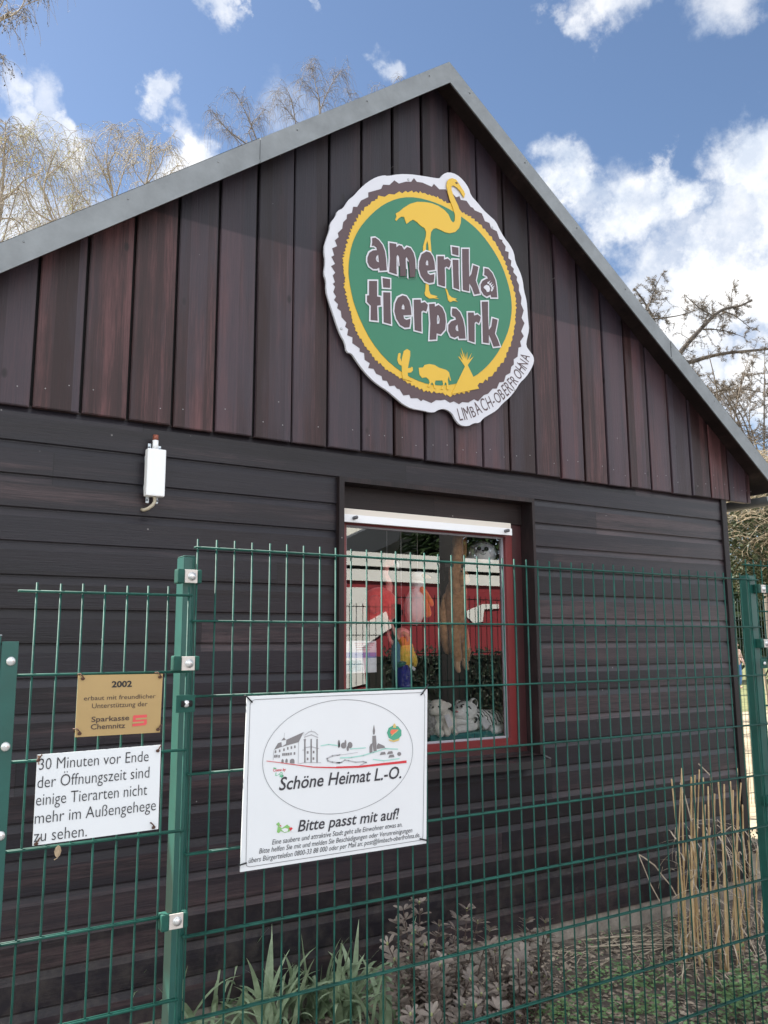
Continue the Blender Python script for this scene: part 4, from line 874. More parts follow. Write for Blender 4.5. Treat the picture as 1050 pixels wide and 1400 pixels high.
# teal box under lamb and tiger
a, b = at(589, 1012, 3.70), at(694, 1004, 3.70); zt = at(620, 1003, 3.70).z
bx = MB().box(a.x, b.x, 3.70, 3.90, WZ0+.0625, zt, .003)
m_teal = mat('teal card', (.02, .20, .20), rough=.5, var=.15, scale=14)
o = tag(bx.build('display_box', m_teal, loc=((a.x+b.x)/2, 3.8, WZ0+.0625)), 'long teal box on the window board, under the cream lamb and the striped tiger', 'box')
mb = MB(); mb.box((a.x*.45+b.x*.55), (a.x*.45+b.x*.55)+.004, 3.6985, 3.70, WZ0+.07, zt-.008); mb.build('seam', mat('dark seam', (.01, .07, .08), rough=.6), o)
# long brown ape hanging by its arms
YO = 3.765
M_APE = plush('brown plush', (.46, .22, .09), .35, 40, (.62, .34, .16)); M_TAN = plush('tan plush', (.60, .38, .22), .15)
ap = thing('plush_ape', at(622, 760, YO), 'long brown plush ape hanging by its arms in the middle of the window', 'plush toy')
mb = MB(); limb(mb, [(625, 800), (622, 825), (623, 850), (627, 868)], YO, [13, 17, 15, 12], 18); mb.build('body', M_APE, ap)
for pts, r in (([(622, 806, -.03), (622, 780, -.04), (625, 755, -.03), (626, 722, 0)], [8, 8.5, 8, 6.5]), ([(610, 815, .02), (605, 840, .02), (607, 870, .02), (612, 890, .02)], [5, 6, 6, 5]), ([(630, 800, .03), (633, 770, .03), (634, 745, .03), (633, 722, .03)], [4, 4.5, 4.5, 4])): limb(MB(), pts, YO, r).build('arm', M_APE, ap)
hd = MB(); E(hd, 628, 790, YO-.03, 10, 14, .06); hd = hd.build('head', M_APE, ap)
mb = MB(); E(mb, 635, 793, YO-.06, 5.5, 7, .035); E(mb, 633, 783, YO-.07, 4, 4, .02); mb.build('muzzle', M_TAN, hd); mb = MB(); E(mb, 631, 781, YO-.095, 1.2, 1.4, .006, 0, 0, 10, 8); mb.each('eye', M_EYE, hd)
for pts, r in (([(622, 862, -.02), (622, 880, -.035), (625, 900, -.035)], [8, 8.5, 7]), ([(633, 862, 0), (636, 885, 0), (637, 900, -.01)], [7, 7.5, 6])): limb(MB(), pts, YO, r).build('leg', M_APE, ap)
for pts in ([(625, 903, -.035), (625, 911, -.04), (627, 917, -.045)], [(635, 902, -.01), (636, 908, -.015), (638, 914, -.02)]): limb(MB(), pts, YO, [4.5, 4.5, 3.2]).build('foot', M_TAN, ap)
a = at(626, 722, YO); MB().tube([(a.x, a.y, a.z-.02), (a.x, a.y, 2.665)], .0025, 6).build('cord', M_TAG, ap)
# grey owl-like seal on a shelf, upper right
YSl = 3.765
zsh = at(660, 775, YSl).z
shx0, shx1 = at(600, 775, YSl).x, WX1+.35
sh = thing('wall_shelf', ((shx0+shx1)/2, YSl, zsh-.03), 'narrow dark shelf inside the window, under the round grey plush head', 'shelf')
MB().box(shx0, shx1, YSl-.06, YSl+.16, zsh-.02, zsh).build('board', M_TRIMX, sh)
for x in (shx0+.05, shx1-.05): MB().box(x-.008, x+.008, YSl+.02, YSl+.16, zsh-.09, zsh-.0205).build('support', M_BACK, sh)
M_SL = plush('silver plush', (.62, .66, .70), .2, 40, (.82, .84, .86))
sl_ = thing('plush_seal', (at(659, 774, YSl).x, YSl, zsh), 'round silver grey plush animal with dark eyes, at the window’s top right', 'plush toy')
mb = MB(); E(mb, 659, 757, YSl, 16, 17, .085, 0, .05); E(mb, 646, 768, YSl+.03, 14, 8, .06, 0, .05); mb.build('body', M_SL, sl_)
E(MB(), 660, 761, YSl-.055, 10, 9, .04, 0, .03).build('face', M_WHITEP, sl_)
for x, y in ((655, 750), (665, 750.5)): E(MB(), x, y, YSl-.082, 2.6, 3.0, .012, 0, 0, 12, 8).build('eye', M_EYE, sl_)
mb = MB(); E(mb, 660.5, 753, YSl-.098, 2, 1.3, .006, 0, 0, 10, 8); limb(mb, [(660.5, 754, -.1), (660.5, 757, -.1)], YSl, .35, 6); limb(mb, [(657, 756.5, -.096), (660.5, 758.5, -.1), (664, 756.5, -.096)], YSl, .35, 6); mb.build('nose', M_EYE, sl_)
E(MB(), 672.5, 752, YSl-.02, 2.5, 4.5, .015, 10).build('ear', M_SL, sl_)
# hanging flamingo
M_FR = plush('scarlet plush', (.85, .05, .045), .2, 30, (.92, .16, .13)); M_PK = plush('pink plush', (.92, .42, .36), .1)
YFl = 3.76
fl = thing('plush_flamingo', at(520, 770, YFl), 'scarlet and pink plush flamingo hanging by a thread at the left of the window', 'plush toy')
mb = MB(); E(mb, 520, 822, YFl, 20, 19, .075, 15); E(mb, 507, 832, YFl, 11, 20, .05, 8); E(mb, 530, 838, YFl-.01, 10, 12, .05, -20); mb.build('body', M_FR, fl)
E(MB(), 512, 826, YFl-.065, 9, 13, .02, 12).build('wing', plush('pale scarlet plush', (.60, .12, .10), .2), fl)
limb(MB(), [(530, 812, -.02), (532, 798, -.03), (527, 785, -.03), (529, 772, -.03), (536, 768, -.05)], YFl, [6, 4.5, 4, 5, 6]).build('neck', M_PK, fl)
limb(MB(), [(538, 768, -.06), (543, 771, -.075), (544, 777, -.08)], YFl, [3.2, 2.6, 1.6]).build('beak', M_WHITEP, fl)
for pts in ([(532, 845, -.03), (537, 858, -.04), (541, 868, -.05), (549, 876, -.05)], [(527, 850, 0), (530, 862, 0), (533, 874, -.01), (538, 880, -.02)]): limb(MB(), pts, YFl, [2.6, 2.2, 2.4, 3.5], 8).build('leg', M_PK, fl)
a = at(529, 768, YFl-.03); MB().tube([a, (a.x, a.y, 2.665)], .0012, 5).build('thread', M_TAG, fl)
# blue and yellow parrot hanging head down
YPa = 3.735
M_YP = plush('yellow plush', (.92, .60, .07), .15); M_BP = plush('blue plush', (.03, .035, .28), .3, 30); M_LB = plush('sky blue plush', (.12, .25, .36), .2); M_GNP = plush('green plush', (.03, .17, .14), .25)
pa_ = thing('plush_parrot', at(553, 925, YPa), 'yellow and blue plush parrot with a tag, hanging below the scarlet flamingo', 'plush toy')
mb = MB(); E(mb, 552, 893, YPa, 12.5, 22, .055, -4); mb.build('body', M_YP, pa_)
E(MB(), 551, 876, YPa-.012, 9, 10, .046).build('chest', plush('orange plush', (.90, .34, .03), .15), pa_)
for (x, y, rx, rz, rt_), m_ in (((542, 893, 6, 24, 5), M_LB), ((563, 898, 5, 15, -22), M_YP)): E(MB(), x, y, YPa-.005, rx, rz, .03, rt_).build('wing', m_, pa_)
E(MB(), 548, 908, YPa-.03, 7, 4, .025, -15).build('feather_patch', M_GNP, pa_)
limb(MB(), [(550, 912), (551, 925), (553, 945)], YPa, [11, 12.5, 9], 16).build('tail', M_BP, pa_)
hd = MB(); E(hd, 549, 866, YPa-.01, 9, 8, .045); hd = hd.build('head', M_PK, pa_); limb(MB(), [(552, 866, -.05), (557, 869, -.06), (557, 876, -.055)], YPa, [3.4, 3, 1.6]).build('beak', M_TAN, hd)
tagcard(pa_, [(561, 908), (568.5, 914), (566.5, 917.5), (559, 911)], YPa-.05)
a = at(549, 862, YPa); MB().tube([a, (a.x, a.y, 2.665)], .0012, 5).build('thread', M_TAG, pa_)
# white and orange bird
YG_ = 3.80
gb = thing('plush_goose', at(568, 790, YG_), 'fluffy white plush bird with orange legs, between the flamingo and the ape', 'plush toy')
mb = MB(); E(mb, 568, 828, YG_, 13, 26, .06, 6, .1); E(mb, 571, 800, YG_, 8, 12, .045, 0, .1); mb.build('body', M_WHITEP, gb)
hd = MB(); E(hd, 573, 788, YG_-.02, 8, 7, .04, 0, .08); hd = hd.build('head', M_WHITEP, gb); limb(MB(), [(577, 787, -.05), (583, 788, -.07), (588, 790, -.08)], YG_, [3, 2.5, 1.6]).build('beak', M_TAN, hd)
M_OR = plush('orange felt', (.85, .28, .06), .1)
for pts in ([(577, 805, -.045), (582, 812, -.05), (588, 822, -.055), (590, 826, -.055)], [(579, 818, -.045), (583, 828, -.05), (586, 838, -.055), (585, 841, -.055)]): limb(MB(), pts, YG_, [3.5, 4, 4, 3.5]).build('leg', M_OR, gb)
a = at(571, 784, YG_); MB().tube([a, (a.x, a.y, 2.665)], .0012, 5).build('thread', M_TAG, gb)
# printed sheet stuck inside the pane
YPo = YGL+.004
sheet = thing('printed_sheet', at(495, 920, YPo), 'printed paper sheet with a blue band, stuck inside the glass at the lower left', 'poster')
quadplate([(470.5, 876), (514.5, 876), (515, 919), (470.5, 921)], YPo, .0008, 'paper', mat('white paper', (.78, .78, .80), rough=.6), sheet)
mb = MB()
for i, y in enumerate((879, 881.5, 884.5, 888)): fill(mb, [(485+i, y), (512-i*2, y), (512-i*2, y+.9), (485+i, y+.9)], YPo-.0008)
mb.build('text_line', mat('faded red print', (.50, .22, .25), rough=.6), sheet)
mb = MB(); fill(mb, [(471, 892), (514.5, 892), (514.5, 899), (471, 899.5)], YPo-.0008); mb.build('blue_band', mat('blue print', (.20, .26, .55), rough=.6), sheet)
mb = MB(); fill(mb, [(471, 903), (494, 903), (494, 918), (471, 918.5)], YPo-.0008); mb.build('picture', mat('pale picture print', (.35, .50, .55), rough=.6, var=.5, scale=60), sheet)

# ------------------------------------------------------------------ planting in the bed
def leafquad(mb, p, d, n, l, w, fold=.15):
    "one pointed leaf: base p, direction d, normal n"
    d = d.normalized(); s = d.cross(n).normalized(); n = s.cross(d)
    a = p+d*l*.35+s*w*.42; b = p+d*l*.7+s*w*.34; c = p+d*l; e = p+d*l*.7-s*w*.34; f = p+d*l*.35-s*w*.42; m1 = p+d*l*.35-n*w*fold; m2 = p+d*l*.7-n*w*fold-n*l*.04
    c = c-n*l*.12
    mb.add([p, a, b, c, e, f, m1, m2], [(0, 1, 6), (1, 2, 7, 6), (2, 3, 7), (3, 4, 7), (4, 5, 6, 7), (5, 0, 6)], False)
def roundleaf(mb, p, d, n, l, w):
    "an oblong leaf, broadest towards its rounded tip, folded along the rib"
    d = d.normalized(); s = d.cross(n).normalized(); n = s.cross(d); pr_ = [(.0, .06), (.3, .30), (.62, .48), (.85, .40), (1.0, .10)]; vs = []
    for t, h in pr_: c = p+d*l*t-n*l*.10*t*t; vs += [c+s*w*h+n*w*h*.25, c, c-s*w*h+n*w*h*.25]
    mb.add(vs, [(3*i+k, 3*i+k+1, 3*i+k+4, 3*i+k+3) for i in range(4) for k in range(2)], True)
def leaf_mat(name, a, b, rough=.5, trans=.25):
    m = mat(name, a, rough=rough, var=.3, scale=9, col2=b); nt = m.node_tree; bs_ = nt.nodes['Principled BSDF']
    if trans:
        t = nt.nodes.new('ShaderNodeBsdfTranslucent'); mx = nt.nodes.new('ShaderNodeMixShader'); mx.inputs[0].default_value = trans
        nt.links.new(bs_.inputs['Base Color'].links[0].from_socket, t.inputs[0]); out = nt.nodes['Material Output']
        nt.links.new(bs_.outputs[0], mx.inputs[1]); nt.links.new(t.outputs[0], mx.inputs[2]); nt.links.new(mx.outputs[0], out.inputs[0])
    return m
M_IRIS = leaf_mat('iris leaf', (.22, .31, .17), (.42, .52, .33), .45)
def blade(mb, base, az, L, w, lean, droop, n=9, tw=0):
    d = Vector((math.cos(az), math.sin(az), 0)); side = Vector((-math.sin(az+tw), math.cos(az+tw), 0)); p = Vector(base); vs = []
    ang = lean
    for i in range(n+1):
        t = i/n; ww = w*(1-.25*t)*(1 if t < .6 else max(0.02, (1-t)/.4))**.8
        vs += [p-side*ww/2, p+side*ww/2+d*.0+Vector((0, 0, ww*.12))]
        st = L/n; p = p+(d*math.sin(ang)+Vector((0, 0, 1))*math.cos(ang))*st; ang += droop/n*(.4+1.6*t)
    mb.add(vs, [(2*i, 2*i+1, 2*i+3, 2*i+2) for i in range(n)], True)
def gz(x, y): return ground_h(x, y)
iris_spec = [  # px, py of the root, blades, label
    (190, 1425, 10, 'small iris clump with narrow leaves at the foot of the left post'),
    (312, 1415, 36, 'full iris clump right of the left post, with one broad blade rising highest'),
    (375, 1432, 30, 'low arching iris clump in front, below the large white sign'),
    (425, 1400, 34, 'iris clump with a tall slim upright blade, below the large white sign'),
    (475, 1400, 34, 'iris clump with bent arching leaves, left of the purple grey shrub'),
    (262, 1440, 18, 'low iris clump close beside the right side of the left post'),
    (535, 1425, 16, 'small iris clump with flat leaves at the foot of the taller purple shrub')]
for i, (px, py, nb, lab) in enumerate(iris_spec):
    q = atz(px, py, .07); x, y = q.x, q.y; rn = random.Random(40+i); z = gz(x, y)-.01
    t = thing('iris_plant', (x, y, z), lab, 'plant', 'iris clumps along the mesh fence')
    mb = MB()
    for k in range(nb):
        az = rn.uniform(-math.pi, math.pi); Lb = rn.uniform(.26, .46); lean = rn.uniform(.15, .8); dr = rn.uniform(.7, 2.3)
        if rn.random() < .22: Lb *= 1.05; lean *= .4; dr *= .35
        blade(mb, (x+rn.uniform(-.08, .08), y+rn.uniform(-.06, .06), z), az, Lb, rn.uniform(.020, .034), lean, dr, tw=rn.uniform(-.5, .5))
    def tall(rx, tx, ty, w, droop=.05):
        "one blade whose tip the photo shows at a pixel"
        tip = at(tx, ty, y); dx, dz = tip.x-(x+rx), tip.z-z; L_b = math.hypot(dx, dz)*1.01
        blade(mb, (x+rx, y, z), 0 if dx > 0 else math.pi, L_b, w, math.atan2(abs(dx), dz), droop, 10)
    if i == 0: tall(-.03, 172, 1352, .022); tall(.03, 204, 1355, .016)
    if i == 1: tall(.0, 344, 1276, .046, .04); tall(.03, 342, 1312, .024, .5); tall(-.03, 278, 1345, .026, .9)
    if i == 3: tall(.0, 413, 1277, .032, .03); tall(-.03, 402, 1315, .026, .1); tall(-.06, 341, 1311, .026, .3); tall(.05, 457, 1306, .018, .05); tall(.03, 440, 1318, .008, .02)
    mb.build('leaf_tuft', M_IRIS, t)
# purple-grey shrub
M_SHR = leaf_mat('dusky shrub leaf', (.17, .132, .112), (.34, .285, .235), .45, .15); M_STEM = mat('brown stem', (.07, .045, .035), rough=.8); M_BUD = mat('pale bud', (.28, .30, .13), rough=.6)
def shrub(root, Y, tips, label, seed):
    rn = random.Random(seed); q = at(*root, Y); x, y = q.x, Y; z = gz(x, y)
    t = thing('low_shrub', (x, y, z), label, 'shrub', 'purple grey shrubs in the bed')
    st = MB(); lf = MB(); bd = MB()
    for (px, py, dY) in tips:
        e = at(px+rn.uniform(-4, 4), py+rn.uniform(-4, 4), Y+dY); b = Vector((x+(e.x-x)*.45+rn.uniform(-.06, .06), y+dY*.5, z)); b.z = gz(b.x, b.y)-.01
        m = b.lerp(e, .5)+Vector((rn.uniform(-.03, .03), rn.uniform(-.03, .03), .02)); pts = [b, b.lerp(m, .5), m, m.lerp(e, .5)+Vector((0, 0, .008)), e]
        st.tube(pts, [.004, .0035, .003, .0025, .002], 5)
        ax = (e-m).normalized()
        ln = (e-b).length
        for w in range(max(2, int(ln/.045))):
            f = 1-w*.045/ln*1.0; c = e if w == 0 else (m.lerp(e, max(0, f*2-1)) if f > .5 else b.lerp(m, f*2)); nl = rn.randint(6, 9) if w == 0 else rn.randint(4, 6)
            if f < .28: break
            for k in range(nl):
                a = 2*math.pi*k/nl+rn.uniform(-.4, .4); o = ax.orthogonal().normalized(); o2 = ax.cross(o)
                d = (o*math.cos(a)+o2*math.sin(a))*1.0+ax*rn.uniform(.1, .7)+Vector((0, 0, .15)); l = rn.uniform(.030, .056)*(1 if w < 2 else .85)
                roundleaf(lf, c+d.normalized()*.004, d, (ax*1.0+Vector((0, -.35, .4))).normalized(), l, l*rn.uniform(.36, .5))
            if w == 0 and rn.random() < .7: bd.ell(e+ax*.006, (.005, .005, .008), 8, 6)
    st.build('stem', M_STEM, t); lf.build('foliage', M_SHR, t, recalc=False)
    if bd.v: bd.each('bud', M_BUD, t)
def tipset(cx, cy, rx, ry, n, seed, dy=(.0, .0)):
    rn = random.Random(seed); out = []
    while len(out) < n:
        u, v = rn.uniform(-1, 1), rn.uniform(-1, 1)
        if u*u+v*v < 1: out.append((cx+u*rx, cy+v*ry, rn.uniform(*dy)))
    return out
shrub((585, 1400), 2.95, tipset(595, 1330, 60, 60, 30, 1, (-.15, .15))+[(555, 1245, .1), (572, 1238, .08), (545, 1262, .1), (640, 1245, .12), (655, 1262, .12), (600, 1262, .05), (625, 1255, .05), (528, 1290, .0), (540, 1310, 0), (665, 1275, .1), (570, 1275, 0), (612, 1285, 0)], 'taller purple grey shrub with whorled leaves, in front of the plinth', 11)
shrub((700, 1390), 3.0, tipset(700, 1335, 55, 45, 24, 2, (-.15, .15))+[(722, 1262, .12), (745, 1258, .12), (728, 1275, .1), (750, 1278, .1), (690, 1290, .05), (670, 1300, 0), (772, 1330, .0), (715, 1295, .05)], 'lower purple grey shrub, right of the taller one, near the bare soil', 12)
shrub((640, 1440), 2.72, tipset(635, 1385, 80, 30, 24, 3, (-.1, .1)), 'purple grey shrub nearest the mesh, at the bottom edge of the photo', 13)
# dry reed canes
M_CANE = mat('dry cane', (.50, .31, .13), rough=.5, var=.3, scale=22, col2=(.62, .46, .25), stretch=(1, 1, .15)); M_STRAW = mat('dry straw', (.42, .35, .26), rough=.8, var=.35, scale=30)
YR = 3.05
cl = thing('reed_clump', (at(985, 1330, YR).x, YR, gz(at(985, 1330, YR).x, YR)), 'clump of tall cut tan reed canes by the right corner of the shop', 'reeds')
canes = [(918,1065,938,1305,3.0),(932,1050,930,1180,2.6),(932,1050,940,1330,3.2),(945,1062,948,1320,4.2),(950,1060,957,1330,3.2),(956,1052,952,1200,2.6),(961,1063,970,1310,4.0),(968,1075,975,1330,3.0),(972,1062,985,1320,3.6),(977,1085,983,1300,2.8),(982,1068,992,1320,3.0),(990,1072,996,1340,3.0),(998,1068,1012,1300,4.0),(1002,1080,1008,1330,3.4),(1008,1050,1003,1180,2.6),(1013,1070,1010,1160,3),(1023,1063,1024,1330,3.2),(1015,1100,1028,1330,3.4),(945,1162,950,1310,2.6),(1000,1110,1020,1330,3.6),(1010,1165,1030,1340,3.2),(1035,1160,1038,1360,2.8),(1043,1220,1041,1350,2.6),(964,1100,962,1310,2.4),(938,1150,932,1340,2.4),(988,1130,1000,1345,2.8),(954,1120,944,1330,2.6)]
rn = random.Random(9)
for i in range(13):
    x0 = rn.uniform(935, 1030); canes.append((x0, rn.uniform(1090, 1230), x0+rn.uniform(-14, 22), rn.uniform(1320, 1350), rn.uniform(1.4, 2.4)))
for i, (x0, y0, x1, y1, w) in enumerate(canes):
    Y = YR+rn.uniform(-.22, .22); a = at(x0, y0, Y); b = at(x1, y1, Y); g = gz(b.x, Y); b = a+(b-a)*((a.z-g+.02)/max(.05, a.z-b.z)); r = w*.0031*.5
    mb = MB(); n = 12; pts = []; rs = []; bw = Vector((rn.uniform(-.012, .012), rn.uniform(-.012, .012), 0))
    nodes = rn.uniform(.10, .16); s = rn.uniform(0, .1); Ln = (a-b).length; cuts = [0]
    while s < Ln: cuts += [s-.004, s, s+.004]; s += nodes
    cuts = sorted(c for c in set(cuts+[Ln]) if 0 <= c <= Ln)
    for c in cuts:
        t = c/Ln; p = b.lerp(a, t)+bw*math.sin(t*math.pi); isn = any(abs(c-(k)) < 1e-6 for k in cuts[2::3]); pts.append(p); rs.append(r*(1.08-.2*t)*(1.16 if isn else 1))
    mb.tube(pts, rs, 7); mb.build('cane', M_CANE, cl)
mb = MB()
for i in range(280):
    px, py = rn.uniform(920, 1045), rn.uniform(1120, 1350)**1.0; Y = YR+rn.uniform(-.25, .2); p = at(px, py, Y); p.z = max(p.z, gz(p.x, Y)+.01); az = rn.uniform(0, 6.28); L_b = rn.uniform(.06, .24); el_ = rn.uniform(-1.2, .9)
    q = [p]; d = Vector((math.cos(az)*math.cos(el_), math.sin(az)*math.cos(el_), math.sin(el_)))
    for k in range(5): d = (d+Vector((rn.uniform(-.2, .2), rn.uniform(-.2, .2), -.22))).normalized(); nx_ = q[-1]+d*L_b/5; nx_.z = max(nx_.z, gz(nx_.x, nx_.y)+.006); q.append(nx_)
    sd = d.cross(Vector((0, 0, 1))).normalized()*rn.uniform(.0025, .006) if abs(d.z) < .98 else Vector((.003, 0, 0)); vs = []
    for k, pp_ in enumerate(q): vs += [pp_-sd*(1-k/6), pp_+sd*(1-k/6)]
    mb.add(vs, [(2*k, 2*k+1, 2*k+3, 2*k+2) for k in range(5)])
def strip_leaf(pts, w, Ybase): 
    q = [at(x, y, Ybase) for x, y in pts]; vs = []
    for i, p in enumerate(q): vs += [p-Vector((w/2, 0, w/3)), p+Vector((w/2, 0, w/3))]
    mb.add(vs, [(2*k, 2*k+1, 2*k+3, 2*k+2) for k in range(len(q)-1)])
strip_leaf([(873, 1168), (880, 1172), (895, 1183), (908, 1200), (918, 1212), (925, 1225)], .006, 3.1); strip_leaf([(873, 1168), (880, 1185), (890, 1210), (902, 1232)], .005, 3.1); strip_leaf([(955, 1044), (963, 1052), (971, 1060)], .006, 3.0); strip_leaf([(930, 1070), (937, 1090), (945, 1122)], .008, 2.98); strip_leaf([(1011, 1130), (1017, 1150), (1021, 1175)], .008, 2.9); strip_leaf([(900, 1215), (903, 1200), (906, 1185)], .003, 3.1)
mb.build('dry_leaf', M_STRAW, cl, recalc=False).name = 'dry_leaves'
# green ground cover, leaf litter and straw lying on the soil: nobody could count them
M_GC = leaf_mat('ground cover leaf', (.11, .22, .085), (.24, .38, .15), .5, .2)
rn = random.Random(21); mb = MB()
def patch(px, py, rx, ry, n, smin, smax, hmax):
    for i in range(n):
        u = rn.gauss(0, .5); v = rn.gauss(0, .5); q = atz(px+u*rx, py+v*ry, .07)
        if q.y > 3.5 or q.y < 2.0 or noise.noise(Vector((q.x*5, q.y*5, 3))) < -.12: continue
        z = gz(q.x, q.y); h = rn.uniform(.005, hmax); base = Vector((q.x, q.y, z+h)); l = rn.uniform(smin, smax)
        az = rn.uniform(0, 6.28); d = Vector((math.cos(az), math.sin(az), rn.uniform(-.1, .5))); leafquad(mb, base, d, Vector((rn.uniform(-.4, .4), rn.uniform(-.6, .2), 1)), l, l*rn.uniform(.55, .8), .08)
patch(900, 1365, 110, 45, 950, .012, .032, .07); patch(830, 1370, 70, 40, 420, .012, .028, .06); patch(1010, 1370, 60, 50, 700, .014, .034, .08); patch(815, 1290, 60, 22, 260, .008, .02, .04); patch(910, 1255, 40, 18, 160, .008, .018, .04); patch(760, 1390, 60, 25, 300, .012, .026, .05); patch(430, 1395, 120, 25, 160, .01, .02, .04)
tag(mb.build('ground_cover', M_GC, recalc=False), kind='stuff')
mb = MB(); 
for i in range(5200):
    px, py = rn.uniform(430, 1060), rn.uniform(1235, 1420); q = atz(px, py, .08)
    if q.y > 3.53 or q.y < 2.0: continue
    z = gz(q.x, q.y)+.004; l = rn.uniform(.012, .045); az = rn.uniform(0, 6.28); d = Vector((math.cos(az), math.sin(az), rn.uniform(-.1, .3)))
    leafquad(mb, Vector((q.x, q.y, z)), d, Vector((rn.uniform(-.5, .5), rn.uniform(-.6, .3), 1)), l, l*rn.uniform(.35, .8), rn.uniform(-.3, .3))
tag(mb.build('leaf_litter', mat('leaf litter', (.13, .095, .075), rough=.9, var=.5, scale=16, col2=(.50, .41, .31)), recalc=False), kind='stuff')
mb = MB()
for i in range(170):
    px, py = rn.uniform(760, 960), rn.uniform(1245, 1330); q = atz(px, py, .09)
    if q.y > 3.5: continue
    az = rn.gauss(.2, .5); L_b = rn.uniform(.05, .3); d = Vector((math.cos(az), math.sin(az), rn.uniform(-.02, .06))); z = gz(q.x, q.y)+.008
    mb.tube([Vector((q.x, q.y, z))-d*L_b/2, Vector((q.x, q.y, z+.006)), Vector((q.x, q.y, z))+d*L_b/2], rn.uniform(.001, .003), 5)
for a_, b_ in (((890, 1262), (945, 1300)), ((795, 1285), (925, 1279)), ((800, 1295), (930, 1292))):
    p, q = atz(*a_, .13), atz(*b_, .11); mb.tube([p, p.lerp(q, .5)+Vector((0, 0, .01)), q], .0042, 6)
tag(mb.build('fallen_straw', M_STRAW), kind='stuff')

# ------------------------------------------------------------------ trees behind the shop
def curve_pts(q, k=5):
    out = []
    for i in range(len(q)-1):
        p0, p1, p2, p3 = q[max(i-1, 0)], q[i], q[i+1], q[min(i+2, len(q)-1)]
        for j in range(k):
            t = j/k; out.append(.5*((2*p1)+(-p0+p2)*t+(2*p0-5*p1+4*p2-p3)*t*t+(-p0+3*p1-3*p2+p3)*t**3))
    out.append(q[-1]); return out
def limb_path(px, Y, rn, dev=.5):
    n = len(px); dy = rn.uniform(-dev, dev)
    return curve_pts([at(x, y, Y+dy*i/(n-1)) for i, (x, y) in enumerate(px)])
M_BARK = mat('dark birch twig', (.085, .066, .055), rough=.8); M_TWIG = mat('fine birch twig', (.27, .225, .17), rough=.8); M_BARE = mat('bare birch twig', (.15, .125, .105), rough=.8); M_BIRCH = mat('birch bark', (.26, .245, .225), rough=.8, var=.6, scale=7, stretch=(1, 1, 4))
M_CAT = leaf_mat('opening birch leaf', (.42, .36, .18), (.60, .52, .28), .6, .35); M_CAT2 = leaf_mat('green opening leaf', (.28, .29, .09), (.46, .46, .15), .6, .35)
